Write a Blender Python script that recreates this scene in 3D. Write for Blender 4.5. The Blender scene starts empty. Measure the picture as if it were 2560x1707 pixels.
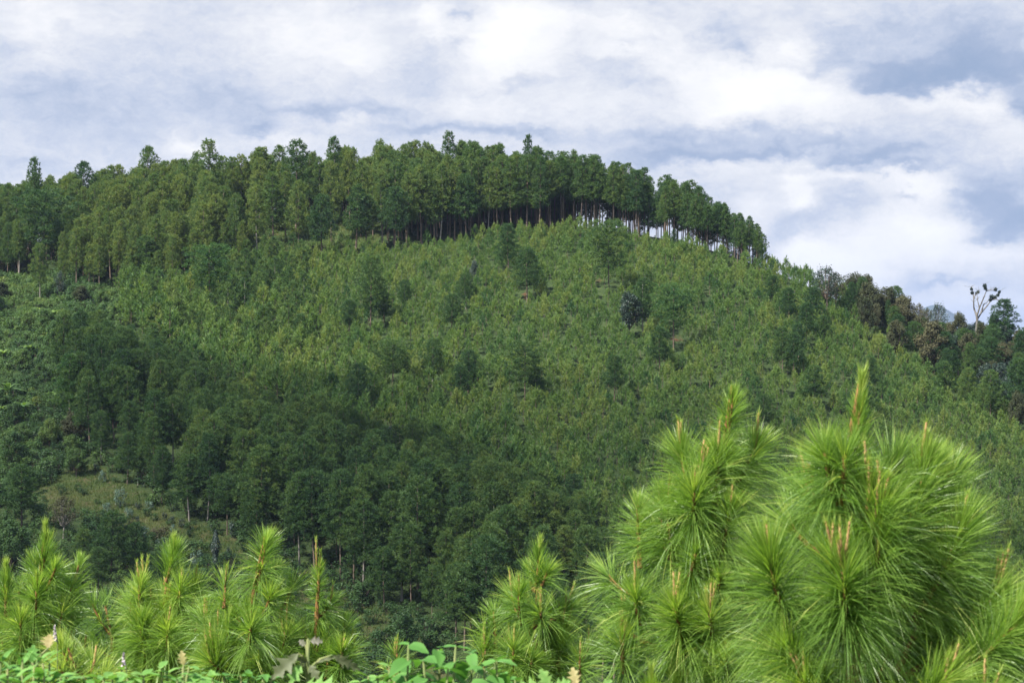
import bpy, math
import numpy as np
from math import radians as rad

scene = bpy.context.scene
RNG = np.random.default_rng(7)

# ------------------------------------------------------------------ camera
F, CX, CY = 4777.0, 1280.0, 853.5          # pixels of the 2560 px photograph
cam_d = bpy.data.cameras.new('camera')
cam = bpy.data.objects.new('camera', cam_d)
scene.collection.objects.link(cam)
cam.location = (0, 0, 0)
cam.rotation_euler = (rad(90), 0, 0)
cam_d.sensor_width = 36.0
cam_d.lens = 36.0 * F / 2560.0
cam_d.clip_start = 0.1
cam_d.clip_end = 40000
cam_d.dof.use_dof = True
cam_d.dof.focus_distance = 290
cam_d.dof.aperture_fstop = 13
scene.camera = cam

# ------------------------------------------------------------------ light
SUN_EL, SUN_AZ = 51.0, 230.0               # compass: 0 = +Y (view), 90 = +X
SUN_STR, SKY_STR = 4.6, 0.10
sd = bpy.data.lights.new('sun', 'SUN')
sd.energy = SUN_STR
sd.angle = rad(0.53)
sd.color = (1.0, 0.955, 0.88)
sun = bpy.data.objects.new('sun', sd)
scene.collection.objects.link(sun)
_e, _a = rad(SUN_EL), rad(SUN_AZ)
sun_dir = np.array([math.cos(_e) * math.sin(_a), math.cos(_e) * math.cos(_a), math.sin(_e)])
from mathutils import Vector
sun.rotation_euler = Vector(sun_dir).to_track_quat('Z', 'Y').to_euler()
sun.location = (-60, -20, 200)

scene.view_settings.view_transform = 'Standard'
scene.view_settings.look = 'None'
scene.view_settings.exposure = 1.36
scene.view_settings.gamma = 1.0
cy = scene.cycles
cy.use_denoising = True
try:
    cy.denoiser = 'OPENIMAGEDENOISE'
except Exception:
    pass
cy.max_bounces = 6
cy.diffuse_bounces = 3
cy.glossy_bounces = 2
cy.transmission_bounces = 3
cy.transparent_max_bounces = 4
cy.volume_bounces = 0
cy.caustics_reflective = False
cy.caustics_refractive = False


class NT:
    """small node-tree writer"""
    def __init__(self, tree):
        self.t = tree
        tree.nodes.clear()

    def n(self, kind, **kw):
        nd = self.t.nodes.new(kind)
        for k, v in kw.items():
            setattr(nd, k, v)
        return nd

    def l(self, a, b):
        self.t.links.new(a, b)

    def val(self, sock, v):
        if hasattr(v, 'is_output') or hasattr(v, 'links'):
            self.l(v, sock)
        else:
            sock.default_value = v

    def m(self, op, a, b=None, c=None, clamp=False):
        nd = self.n('ShaderNodeMath', operation=op)
        nd.use_clamp = clamp
        self.val(nd.inputs[0], a)
        if b is not None:
            self.val(nd.inputs[1], b)
        if c is not None:
            self.val(nd.inputs[2], c)
        return nd.outputs[0]

    def v(self, op, a, b=None, out=0):
        nd = self.n('ShaderNodeVectorMath', operation=op)
        self.val(nd.inputs[0], a)
        if b is not None:
            if op == 'SCALE':
                self.val(nd.inputs['Scale'], b)
            else:
                self.val(nd.inputs[1], b)
        return nd.outputs[out]

    def mix(self, f, a, b, mode='MIX'):
        nd = self.n('ShaderNodeMix', data_type='RGBA', blend_type=mode)
        self.val(nd.inputs[0], f)
        self.val(nd.inputs[6], a)
        self.val(nd.inputs[7], b)
        return nd.outputs[2]

    def noise(self, vec, scale, detail=5, rough=0.55, dist=0.0, out='Fac'):
        nd = self.n('ShaderNodeTexNoise')
        if vec is not None:
            self.l(vec, nd.inputs['Vector'])
        nd.inputs['Scale'].default_value = scale
        nd.inputs['Detail'].default_value = detail
        nd.inputs['Roughness'].default_value = rough
        nd.inputs['Distortion'].default_value = dist
        return nd.outputs[out]

    def ramp(self, fac, stops, interp='LINEAR'):
        nd = self.n('ShaderNodeValToRGB')
        cr = nd.color_ramp
        cr.interpolation = interp
        while len(cr.elements) < len(stops):
            cr.elements.new(0.5)
        for e, (p, c) in zip(cr.elements, stops):
            e.position = p
            e.color = (c[0], c[1], c[2], 1)
        self.val(nd.inputs[0], fac)
        return nd.outputs[0]


def rgb(r, g, b):
    """sRGB 0-255 to linear"""
    f = lambda c: (c / 255) / 12.92 if c / 255 <= 0.04045 else ((c / 255 + 0.055) / 1.055) ** 2.4
    return (f(r), f(g), f(b))


# ---- sky: Nishita blue behind banks of cumulus laid out by world direction
world = bpy.data.worlds.new('World')
scene.world = world
world.use_nodes = True
world.cycles.sampling_method = 'MANUAL'
world.cycles.sample_map_resolution = 256
w = NT(world.node_tree)
geo = w.n('ShaderNodeTexCoord').outputs['Generated']
sky = w.n('ShaderNodeTexSky', sky_type='NISHITA')
sky.sun_disc = False
sky.sun_elevation = rad(SUN_EL)
sky.sun_rotation = rad(SUN_AZ)
sky.altitude = 1500
sky.dust_density = 1.5
sky.ozone_density = 1.3
dirv = w.v('NORMALIZE', geo)
sep = w.n('ShaderNodeSeparateXYZ')
w.l(dirv, sep.inputs[0])
hor = w.m('SQRT', w.m('ADD', w.m('MULTIPLY', sep.outputs[0], sep.outputs[0]), w.m('MULTIPLY', sep.outputs[1], sep.outputs[1])))
azim = w.m('ARCTAN2', sep.outputs[0], sep.outputs[1])          # 0 = +Y
elev = w.m('DIVIDE', sep.outputs[2], w.m('MAXIMUM', hor, 0.05))   # tangent of elevation
comb = w.n('ShaderNodeCombineXYZ')
w.l(azim, comb.inputs[0])
w.l(elev, comb.inputs[1])
q = comb.outputs[0]
# domain warp
wn = w.noise(w.v('MULTIPLY', q, (1.0, 1.7, 1.0)), 14, 6, 0.6, out='Color')
warp = w.v('SCALE', w.v('SUBTRACT', wn, (0.5, 0.5, 0.5)), 0.030)
wn2 = w.noise(w.v('MULTIPLY', q, (1.0, 1.5, 1.0)), 60, 4, 0.65, out='Color')
warp2 = w.v('SCALE', w.v('SUBTRACT', wn2, (0.5, 0.5, 0.5)), 0.018)
qw = w.v('ADD', w.v('ADD', q, warp), warp2)


def blob(u, v, ru, rv, amp, hard=1.0):
    c = ((u - CX) / F, (CY - v) / F, 0)
    s = (F / ru, F / rv, 0)
    d = w.v('MULTIPLY', w.v('SUBTRACT', qw, c), s)
    ln = w.v('DOT_PRODUCT', d, d, out=1)
    if hard != 1.0:
        ln = w.m('POWER', ln, hard)
    return w.m('MULTIPLY', w.m('EXPONENT', w.m('MULTIPLY', ln, -1.0)), amp * 0.88)


# (u, v, ru, rv, amp): brighter (+) and darker (-) cloud masses as the photo shows them
BLOBS = [
    # bright masses
    (60, 40, 150, 60, .16), (120, 115, 90, 40, .16), (210, 60, 130, 45, .12), (130, 190, 50, 25, .14), (330, 95, 60, 20, .06),
    (820, 90, 170, 90, .24), (700, 45, 160, 50, .10), (900, 150, 110, 45, .14), (1090, 55, 40, 26, .26), (1060, 30, 60, 20, .14), (1110, 90, 50, 18, .2),
    (1290, 70, 110, 75, .40), (1230, 140, 90, 60, .32), (1350, 170, 90, 40, .16), (1480, 60, 170, 45, .20), (1640, 110, 150, 60, .22), (1520, 130, 120, 30, .10),
    (1760, 190, 120, 50, .20), (1900, 225, 130, 60, .36), (1830, 270, 120, 40, .26), (1200, 255, 130, 45, .18), (1500, 250, 160, 40, .14), (2040, 230, 80, 50, .22),
    (1970, 120, 55, 45, .30), (1860, 30, 90, 30, .10), (2080, 30, 60, 30, .12), (2360, 255, 110, 26, .24), (2440, 290, 60, 36, .26), (2100, 280, 160, 40, .12),
    (2520, 360, 60, 60, .14), (1990, 450, 50, 60, .34), (2010, 500, 34, 26, .26), (1900, 520, 60, 40, .24), (1830, 420, 120, 24, .18), (2120, 445, 80, 20, .26),
    (2280, 480, 120, 45, .34), (2180, 560, 120, 45, .26), (2330, 590, 120, 50, .30), (2050, 650, 110, 55, .40), (1990, 615, 60, 40, .36), (2220, 640, 130, 50, .24),
    (2440, 650, 150, 45, .24), (2100, 700, 100, 40, .26), (2400, 745, 200, 20, .16), (490, 372, 60, 22, .34), (450, 350, 30, 20, .2), (730, 362, 90, 20, .18), (880, 300, 60, 20, .14),
    (1130, 240, 60, 30, .10), (1400, 300, 160, 30, .08),
    # grey undersides and gaps
    (540, 60, 120, 60, -.05), (420, 180, 150, 60, -.04), (40, 150, 40, 22, -.12), (170, 90, 24, 16, -.14), (100, 250, 130, 40, -.16), (200, 300, 200, 50, -.16), (60, 420, 140, 24, -.16),
    (560, 215, 110, 40, -.20), (640, 270, 150, 34, -.16), (860, 272, 160, 18, -.22), (970, 285, 70, 14, -.10), (650, 325, 60, 24, -.32), (400, 260, 120, 40, -.06), (340, 360, 120, 24, -.08),
    (1150, 120, 40, 30, -.18), (1190, 150, 40, 22, -.12), (1160, 45, 24, 12, -.24), (1050, 190, 60, 70, -.10), (1080, 320, 140, 18, -.26), (1290, 335, 150, 16, -.26), (1300, 205, 60, 14, -.20), (1540, 110, 40, 12, -.14),
    (1610, 100, 50, 10, -.1), (1500, 165, 80, 16, -.12), (1620, 200, 90, 20, -.10), (1560, 210, 60, 20, -.06), (1800, 70, 60, 28, -.24), (1850, 120, 40, 22, -.24), (1870, 150, 30, 20, -.16), (1830, 30, 30, 14, -.10),
    (2050, 120, 50, 70, -.18), (1990, 180, 60, 16, -.16), (2200, 90, 140, 70, -.14), (2400, 60, 140, 40, -.08), (2260, 175, 180, 26, -.34), (2440, 150, 120, 60, -.28), (2380, 205, 190, 22, -.38), (2200, 215, 120, 18, -.30),
    (2160, 235, 60, 20, -.12), (2530, 250, 50, 60, -.26), (2540, 300, 50, 24, -.42), (1800, 335, 200, 26, -.22), (1880, 372, 260, 16, -.32), (1720, 385, 150, 10, -.24), (1640, 345, 120, 20, -.14), (2050, 350, 160, 20, -.14),
    (2200, 400, 140, 18, -.34), (2240, 435, 120, 14, -.40), (2100, 412, 110, 12, -.20), (1620, 400, 160, 14, -.20), (1760, 430, 120, 10, -.10), (2030, 560, 90, 40, -.20), (2130, 525, 70, 50, -.24), (1950, 580, 60, 24, -.14),
    (2250, 495, 30, 12, -.40), (2400, 470, 60, 30, -.16), (2480, 500, 90, 46, -.30), (2420, 540, 70, 30, -.26), (2520, 575, 80, 34, -.48), (2470, 610, 60, 20, -.36), (2390, 520, 40, 14, -.20), (1900, 640, 24, 36, -.22), (2350, 715, 120, 10, -.22),
    (2250, 690, 60, 14, -.08), (2560, 440, 60, 30, -.10),
]
acc = None
for b in BLOBS:
    o = blob(*b)
    acc = o if acc is None else w.m('ADD', acc, o)
n1 = w.noise(w.v('MULTIPLY', q, (1.0, 2.2, 1.0)), 11, 8, 0.6)
n2 = w.noise(w.v('MULTIPLY', q, (1.0, 2.0, 1.0)), 45, 6, 0.6)
field = w.m('ADD', 0.50, acc)
field = w.m('ADD', field, w.m('MULTIPLY', w.m('SUBTRACT', n1, 0.5), 0.20))
field = w.m('ADD', field, w.m('MULTIPLY', w.m('SUBTRACT', n2, 0.5), 0.28))
n3 = w.noise(w.v('MULTIPLY', qw, (1.0, 1.6, 1.0)), 130, 5, 0.65)
field = w.m('ADD', field, w.m('MULTIPLY', w.m('SUBTRACT', n3, 0.5), 0.28))
cloud = w.ramp(field, [(0.0, rgb(148, 164, 192)), (0.22, rgb(166, 179, 204)), (0.40, rgb(197, 205, 222)),
                       (0.56, rgb(222, 225, 233)), (0.74, rgb(243, 243, 245)), (0.95, rgb(255, 255, 254))])
bluegap = w.m('MULTIPLY', w.m('SUBTRACT', 1.0, w.m('MULTIPLY', field, 2.0, clamp=True), clamp=True), 0.18)
cloud = w.mix(bluegap, cloud, (0.30, 0.47, 0.70, 1))
# above the frame the cloud deck breaks up into open blue sky
nb = w.noise(w.v('MULTIPLY', dirv, (1.0, 1.0, 1.0)), 2.6, 6, 0.6)
cover_hi = w.m('MULTIPLY', w.m('SUBTRACT', nb, 0.46), 6.0, clamp=True)
up = w.m('MULTIPLY', w.m('SUBTRACT', elev, 0.22), 4.0, clamp=True)
cover = w.m('ADD', w.m('MULTIPLY', up, cover_hi), w.m('SUBTRACT', 1.0, up), clamp=True)
skycol = w.v('SCALE', sky.outputs[0], SKY_STR)
bright = w.m('ADD', 0.425, w.m('MULTIPLY', up, 0.40))        # the deck overhead, nearer the sun, is brighter
total = w.mix(cover, skycol, w.v('SCALE', cloud, bright))
bg = w.n('ShaderNodeBackground')
w.l(total, bg.inputs[0])
bg.inputs[1].default_value = 1.0
out = w.n('ShaderNodeOutputWorld')
w.l(bg.outputs[0], out.inputs[0])


# ------------------------------------------------------------------ materials
def new_mat(name):
    m = bpy.data.materials.new(name)
    m.use_nodes = True
    return m, NT(m.node_tree)


def foliage_mat(name, stops, trans=0.3, rough=0.55, spec=0.25, tcol=(1.25, 1.25, 0.6)):
    """leaf colour from the 'tint' attribute, shifted per object by its object colour"""
    m, t = new_mat(name)
    a = t.n('ShaderNodeAttribute', attribute_name='tint')
    oi = t.n('ShaderNodeObjectInfo')
    s = t.n('ShaderNodeSeparateColor')
    t.l(oi.outputs['Color'], s.inputs[0])
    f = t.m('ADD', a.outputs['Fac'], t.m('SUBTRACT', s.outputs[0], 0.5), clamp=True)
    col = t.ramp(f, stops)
    p = t.n('ShaderNodeBsdfPrincipled')
    t.l(col, p.inputs['Base Color'])
    p.inputs['Roughness'].default_value = rough
    p.inputs['Specular IOR Level'].default_value = spec
    tr = t.n('ShaderNodeBsdfTranslucent')
    t.l(t.mix(1.0, col, (*tcol, 1), 'MULTIPLY'), tr.inputs[0])
    mx = t.n('ShaderNodeMixShader')
    mx.inputs[0].default_value = trans
    t.l(p.outputs[0], mx.inputs[1])
    t.l(tr.outputs[0], mx.inputs[2])
    o = t.n('ShaderNodeOutputMaterial')
    t.l(mx.outputs[0], o.inputs[0])
    return m


def bark_mat(name, c1, c2, scale=4.0, rough=0.85):
    m, t = new_mat(name)
    tc = t.n('ShaderNodeTexCoord')
    n = t.noise(t.v('MULTIPLY', tc.outputs['Object'], (1, 1, 0.35)), scale, 6, 0.65)
    col = t.ramp(n, [(0.3, c1), (0.7, c2)])
    p = t.n('ShaderNodeBsdfPrincipled')
    t.l(col, p.inputs['Base Color'])
    p.inputs['Roughness'].default_value = rough
    p.inputs['Specular IOR Level'].default_value = 0.2
    b = t.n('ShaderNodeBump')
    b.inputs['Strength'].default_value = 0.5
    t.l(n, b.inputs['Height'])
    t.l(b.outputs[0], p.inputs['Normal'])
    o = t.n('ShaderNodeOutputMaterial')
    t.l(p.outputs[0], o.inputs[0])
    return m


M = {}
M['pine'] = foliage_mat('pine_needles', [(0, (.027, .070, .028)), (.35, (.056, .116, .034)), (.7, (.102, .165, .041)), (1, (.165, .210, .048))], trans=.36)
M['young'] = foliage_mat('young_pine_needles', [(0, (.040, .105, .036)), (.35, (.084, .160, .042)), (.7, (.128, .210, .050)), (1, (.190, .240, .060))], trans=.40)
M['broad'] = foliage_mat('broad_leaves', [(0, (.022, .052, .018)), (.35, (.050, .105, .030)), (.7, (.095, .160, .040)), (1, (.170, .215, .050))], trans=.34, rough=.55, spec=.25)
M['brown'] = foliage_mat('bronze_leaves', [(0, (.028, .042, .018)), (.5, (.062, .072, .036)), (1, (.120, .112, .060))], trans=.25, rough=.7, spec=.08, tcol=(1.2, 1.0, .6))
M['silver'] = foliage_mat('silvery_leaves', [(0, (.06, .11, .08)), (.5, (.12, .19, .13)), (1, (.21, .28, .21))], trans=.2, rough=.4, spec=.5, tcol=(1, 1.1, .8))
M['dark'] = foliage_mat('glossy_dark_leaves', [(0, (.010, .022, .014)), (.5, (.018, .040, .024)), (1, (.045, .070, .050))], trans=.12, rough=.5, spec=.45)
M['banana'] = foliage_mat('banana_leaves', [(0, (.06, .13, .03)), (.5, (.14, .24, .05)), (1, (.26, .34, .08))], trans=.4, rough=.4, spec=.4)
M['grass'] = foliage_mat('hill_grass', [(0, (.036, .078, .018)), (.5, (.075, .125, .028)), (1, (.130, .145, .045))], trans=.3)
M['needle'] = foliage_mat('long_needles', [(0, (.070, .142, .028)), (.35, (.150, .272, .050)), (.7, (.270, .408, .078)), (1, (.46, .54, .14))], trans=.5, rough=.38, spec=.55, tcol=(1.1, 1.15, .5))
M['weed'] = foliage_mat('weed_leaves', [(0, (.05, .14, .03)), (.5, (.11, .26, .055)), (1, (.24, .40, .11))], trans=.38, rough=.6, spec=.18)
M['purple'] = foliage_mat('purplish_leaf', [(0, (.06, .07, .03)), (.5, (.11, .13, .06)), (1, (.26, .24, .20))], trans=.3, rough=.55)
M['candle'] = bark_mat('pine_candle', (.26, .13, .065), (.38, .26, .11), 60)
M['twig'] = bark_mat('orange_brown_twig', (.11, .055, .020), (.24, .13, .045), 40)
M['bark'] = bark_mat('pine_bark', (.085, .060, .042), (.20, .155, .120), 3.0)
M['bark_pale'] = bark_mat('pale_bark', (.14, .125, .105), (.31, .28, .24), 3.0)
M['bark_grey'] = bark_mat('weathered_grey_wood', (.075, .070, .062), (.20, .19, .175), 3.0)
M['bark_dark'] = bark_mat('dark_bark', (.035, .028, .022), (.09, .07, .055), 3.0)
M['weedstem'] = bark_mat('weed_stem', (.10, .16, .05), (.22, .22, .09), 30)
M['flower'] = bark_mat('lilac_flower', (.34, .27, .28), (.66, .60, .64), 80)
M['buff'] = foliage_mat('dry_lobed_leaf', [(0, (.25, .20, .08)), (.5, (.38, .33, .14)), (1, (.5, .45, .22))], trans=.35)

# ------------------------------------------------------------------ terrain
CRU = np.array([-3000, -1200, -400, 0, 400, 800, 1200, 1400, 1500, 1650, 1800, 1900, 2000, 2130, 2300, 2560, 3000, 4200, 6000], float)
CRV = np.array([900, 760, 660, 622, 585, 562, 556, 562, 572, 594, 632, 665, 705, 762, 850, 925, 1010, 1160, 1300], float)
CRY = np.array([380, 385, 382, 380, 376, 372, 366, 362, 360, 356, 350, 346, 342, 335, 325, 312, 300, 290, 280], float)


def smooth_interp(u, xs, ys):
    s = 0
    for d, wt in ((-60, .25), (0, .5), (60, .25)):
        s = s + wt * np.interp(u + d, xs, ys)
    return s


def vnoise(x, y, seed):
    """cheap smooth noise from a few sines"""
    r = np.random.default_rng(seed)
    s = np.zeros_like(x, dtype=float)
    for k in range(7):
        a = r.uniform(0, 2 * np.pi)
        f = r.uniform(0.5, 1.6)
        s = s + np.sin((x * math.cos(a) + y * math.sin(a)) * f + r.uniform(0, 6.28))
    return s / 7 ** 0.5


def smin(a, b, k):
    h = np.clip(0.5 + 0.5 * (b - a) / k, 0, 1)
    return b * (1 - h) + a * h - k * h * (1 - h)


def smax(a, b, k):
    return -smin(-a, -b, k)


def terrain(x, y):
    x = np.asarray(x, float)
    y = np.asarray(y, float)
    u = CX + F * x / np.maximum(y, 150)
    vc, yc = smooth_interp(u, CRU, CRV), smooth_interp(u, CRU, CRY)
    zc = -(vc - CY) / F * yc + 0.75
    t = (y - 190) / (yc - 190)
    up = -34 + (zc + 34) * t
    dn = zc - 0.35 * (y - yc)
    hs = smin(up, dn, 3.0)
    hs = hs + 0.45 * vnoise(x / 14, y / 14, 3) * np.clip((y - 120) / 60, 0, 1)
    near = -1.95 - 0.085 * np.maximum(y, -20) + 0.05 * vnoise(x / 2.2, y / 2.2, 5)
    near = smin(near, -1.95 - 0.085 * 17 - 0.55 * (y - 17), 2.0)
    return smax(smax(hs, near, 4.0), np.full_like(hs, -56.0), 6.0)


def proj(x, y, z):
    return CX + F * x / y, CY - F * z / y


def at_px(u, v):
    """ground point of the hill seen at a pixel of the photograph's layout"""
    ys = np.linspace(175, 400, 451)
    xs = (u - CX) / F * ys
    zs = terrain(xs, ys)
    vv = CY - F * zs / ys
    k = np.argmin(vv)                    # crest
    if v <= vv[k]:
        i = k
    else:
        i = int(np.argmin(np.abs(vv[:k + 1] - v)))
    return float(xs[i]), float(ys[i]), float(zs[i])


def link(o):
    scene.collection.objects.link(o)
    return o


def make_mesh(name, V, faces, mat=None, tint=None, smooth=False, matidx=None):
    """faces: list of (k, n-by-k int array)"""
    me = bpy.data.meshes.new(name)
    V = np.asarray(V, np.float32)
    me.vertices.add(len(V))
    me.vertices.foreach_set('co', V.ravel())
    loops = np.concatenate([np.asarray(f, np.int32).ravel() for f in faces])
    tot = np.concatenate([np.full(len(f), np.asarray(f).shape[1], np.int32) for f in faces])
    st = np.concatenate([[0], np.cumsum(tot)[:-1]]).astype(np.int32)
    me.loops.add(len(loops))
    me.loops.foreach_set('vertex_index', loops)
    me.polygons.add(len(tot))
    me.polygons.foreach_set('loop_start', st)
    me.polygons.foreach_set('loop_total', tot)
    if smooth:
        me.polygons.foreach_set('use_smooth', np.ones(len(tot), bool))
    if tint is not None:
        at = me.attributes.new('tint', 'FLOAT', 'POINT')
        at.data.foreach_set('value', np.asarray(tint, np.float32))
    for mm in (mat if isinstance(mat, (list, tuple)) else [mat]):
        if mm:
            me.materials.append(mm)
    if matidx is not None:
        me.polygons.foreach_set('material_index', np.asarray(matidx, np.int32))
    me.update(calc_edges=True)
    return me


def put(name, me, parent=None, loc=(0, 0, 0), rot=0, sc=1.0):
    o = bpy.data.objects.new(name, me)
    link(o)
    o.location = loc
    o.rotation_euler = (0, 0, rot)
    o.scale = (sc, sc, sc) if np.isscalar(sc) else sc
    if parent:
        o.parent = parent
    o.color = (0.5, 0.5, 0.5, 1)
    return o


def tag(o, label, cat, group=None, kind=None):
    o['label'] = label
    if cat:
        o['category'] = cat
    if group:
        o['group'] = group
    if kind:
        o['kind'] = kind
    return o


# ground material: undergrowth green with brown litter, bare red earth in patches
gm, t = new_mat('hillside_earth')
tc = t.n('ShaderNodeTexCoord').outputs['Object']
nA = t.noise(tc, 0.5, 7, 0.65)
nB = t.noise(tc, 0.055, 5, 0.6)
nC = t.noise(tc, 3.0, 5, 0.7)
green = t.ramp(nA, [(0.3, (.020, .032, .012)), (0.5, (.034, .056, .018)), (0.68, (.055, .075, .026))])
redE = t.ramp(nC, [(0.3, (.055, .030, .018)), (0.7, (.150, .072, .042))])
ra = t.n('ShaderNodeAttribute', attribute_name='bare')
rmask = t.m('MULTIPLY', t.m('SUBTRACT', t.m('ADD', ra.outputs['Fac'], t.m('MULTIPLY', nA, 0.9)), 1.0), 6.0, clamp=True)
ga = t.n('ShaderNodeAttribute', attribute_name='meadow')
gr = t.ramp(nA, [(0.3, (.030, .050, .015)), (0.5, (.055, .072, .022)), (0.7, (.095, .080, .038))])
col = t.mix(ga.outputs['Fac'], green, gr)
col = t.mix(rmask, col, redE)
p = t.n('ShaderNodeBsdfPrincipled')
t.l(col, p.inputs['Base Color'])
p.inputs['Roughness'].default_value = 0.95
p.inputs['Specular IOR Level'].default_value = 0.1
bp = t.n('ShaderNodeBump')
bp.inputs['Strength'].default_value = 0.8
bp.inputs['Distance'].default_value = 0.3
t.l(nC, bp.inputs['Height'])
t.l(bp.outputs[0], p.inputs['Normal'])
o = t.n('ShaderNodeOutputMaterial')
t.l(p.outputs[0], o.inputs[0])


def poly_mask(u, v, poly):
    poly = np.asarray(poly, float)
    ins = np.zeros(np.shape(u), bool)
    j = len(poly) - 1
    for i in range(len(poly)):
        xi, yi = poly[i]
        xj, yj = poly[j]
        c = ((yi > v) != (yj > v)) & (u < (xj - xi) * (v - yi) / (yj - yi + 1e-9) + xi)
        ins ^= c
        j = i
    return ins


MEADOW_LOW = [(100, 1215), (234, 1155), (285, 1195), (366, 1236), (431, 1288), (512, 1318), (621, 1370), (760, 1430), (875, 1465), (980, 1535), (1090, 1610), (1130, 1680), (1100, 1760), (800, 1760), (640, 1600), (585, 1440), (457, 1370), (329, 1330), (240, 1290), (110, 1290)]
MEADOW_TOP = [(520, 560), (930, 545), (960, 610), (860, 645), (640, 660), (530, 645)]
COFFEE = [(-260, 650), (0, 680), (200, 708), (300, 740), (330, 790), (270, 850), (180, 900), (160, 1000), (180, 1070), (205, 1110), (230, 1150), (110, 1225), (-260, 1260)]

xa = np.concatenate([-np.geomspace(9000, 150, 22), np.arange(-145, 145.1, 1.6), np.geomspace(150, 9000, 22)])
ya = np.concatenate([[-400, -150, -60], np.arange(-30, 40, 1.2), np.arange(42, 170, 4), np.arange(172, 420, 1.6), np.geomspace(425, 16000, 26)])
X, Y = np.meshgrid(xa, ya)
Z = terrain(X, Y)
nx, ny = len(xa), len(ya)
idx = np.arange(nx * ny).reshape(ny, nx)
quads = np.stack([idx[:-1, :-1], idx[:-1, 1:], idx[1:, 1:], idx[1:, :-1]], -1).reshape(-1, 4)
gme = make_mesh('ground', np.stack([X, Y, Z], -1).reshape(-1, 3), [quads], gm, smooth=True)
Ys = np.maximum(Y, 1.0)
U, Vp = proj(X, Ys, Z)
mead = (poly_mask(U, Vp, MEADOW_LOW) | poly_mask(U, Vp, MEADOW_TOP)) & (Y > 170) & (Y < 400)
bare = np.zeros(X.shape)
BARE = [(1312, 738, 26, 22, 1), (1355, 715, 22, 12, .8), (1180, 722, 24, 16, .7), (1500, 700, 34, 22, .9), (1550, 735, 24, 20, .8),
        (1500, 822, 16, 12, .8), (1560, 835, 30, 14, .9), (1625, 800, 26, 26, .9), (1690, 845, 34, 26, 1), (1710, 870, 30, 20, .7),
        (160, 1030, 24, 12, 1), (140, 1100, 22, 10, .8), (190, 1110, 60, 18, .5), (125, 1180, 40, 40, .65), (235, 1150, 40, 20, .5),
        (1290, 706, 12, 8, .8), (560, 1440, 60, 40, .35), (250, 1250, 80, 40, .45), (690, 1415, 50, 20, .5), (2492, 1278, 10, 8, .9), (310, 870, 10, 8, .5)]
for (bu, bv, ru, rv, am) in BARE:
    bare = np.maximum(bare, .72 * am * np.exp(-((U - bu) / ru) ** 2 - ((Vp - bv) / rv) ** 2) * (Y > 170) * (Y < 400))
for nm, arr in (('meadow', mead.astype(np.float32)), ('bare', bare.astype(np.float32))):
    at = gme.attributes.new(nm, 'FLOAT', 'POINT')
    at.data.foreach_set('value', arr.ravel().astype(np.float32))
ground = put('ground', gme)
tag(ground, 'green hillside rising from the valley with patches of red earth', 'ground', kind='structure')

# far blue mountain
mx_ = np.linspace(-1, 1, 41)
MA = 9000.0
apex = ((2336 - CX) / F * MA, (CY - 762) / F * MA)
R_, K_ = 26, 72
verts, ring = [], []
rs = np.random.default_rng(4)
for i in range(R_):
    f = i / (R_ - 1)
    for k in range(K_):
        a = 2 * np.pi * k / K_
        ridge = 1 + 0.10 * math.sin(5 * a + 1) + 0.06 * math.sin(11 * a + 2) + 0.03 * rs.normal()
        r = 380 * f * ridge
        h = (apex[1] + 60) * (math.exp(-(f * 1.75) ** 1.6) - .05 * f) * (1 + 0.10 * math.sin(7 * a + 9 * f) * f + .05 * math.sin(17 * a - 14 * f) * f) - 60
        verts.append((apex[0] + r * math.cos(a), MA + r * math.sin(a), h))
idm = np.arange(R_ * K_).reshape(R_, K_)
qm = np.stack([idm[:-1, :], np.roll(idm[:-1, :], -1, 1), np.roll(idm[1:, :], -1, 1), idm[1:, :]], -1).reshape(-1, 4)
mm_, t = new_mat('distant_forested_slope')
p = t.n('ShaderNodeBsdfPrincipled')
nn = t.noise(t.n('ShaderNodeTexCoord').outputs['Object'], 0.004, 6, 0.7)
t.l(t.ramp(nn, [(0.3, (.014, .03, .03)), (0.7, (.025, .045, .04))]), p.inputs['Base Color'])
p.inputs['Roughness'].default_value = 1
o = t.n('ShaderNodeOutputMaterial')
t.l(p.outputs[0], o.inputs[0])
mt = put('mountain', make_mesh('mountain', verts, [qm], mm_, smooth=True))
tag(mt, 'hazy blue mountain peak far behind the right ridge', 'mountain', kind='structure')

# haze: thin even air round everything
hz = []
for z in (-62.0, 255.0):
    for (x, y) in ((-9500, -450), (9500, -450), (9500, 16500), (-9500, 16500)):
        hz.append((x, y, z))
hf = np.array([(0, 3, 2, 1), (4, 5, 6, 7), (0, 1, 5, 4), (1, 2, 6, 5), (2, 3, 7, 6), (3, 0, 4, 7)])
hm = bpy.data.materials.new('haze_air')
hm.use_nodes = True
t = NT(hm.node_tree)
pv = t.n('ShaderNodeVolumePrincipled')
pv.inputs['Color'].default_value = (.55, .68, .95, 1)
pv.inputs['Density'].default_value = 0.00007
pv.inputs['Anisotropy'].default_value = 0.2
o = t.n('ShaderNodeOutputMaterial')
t.l(pv.outputs[0], o.inputs['Volume'])
haze = put('haze', make_mesh('haze', hz, [hf], hm))
tag(haze, 'thin pale blue air that fades the far mountain', 'haze', kind='stuff')


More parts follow.
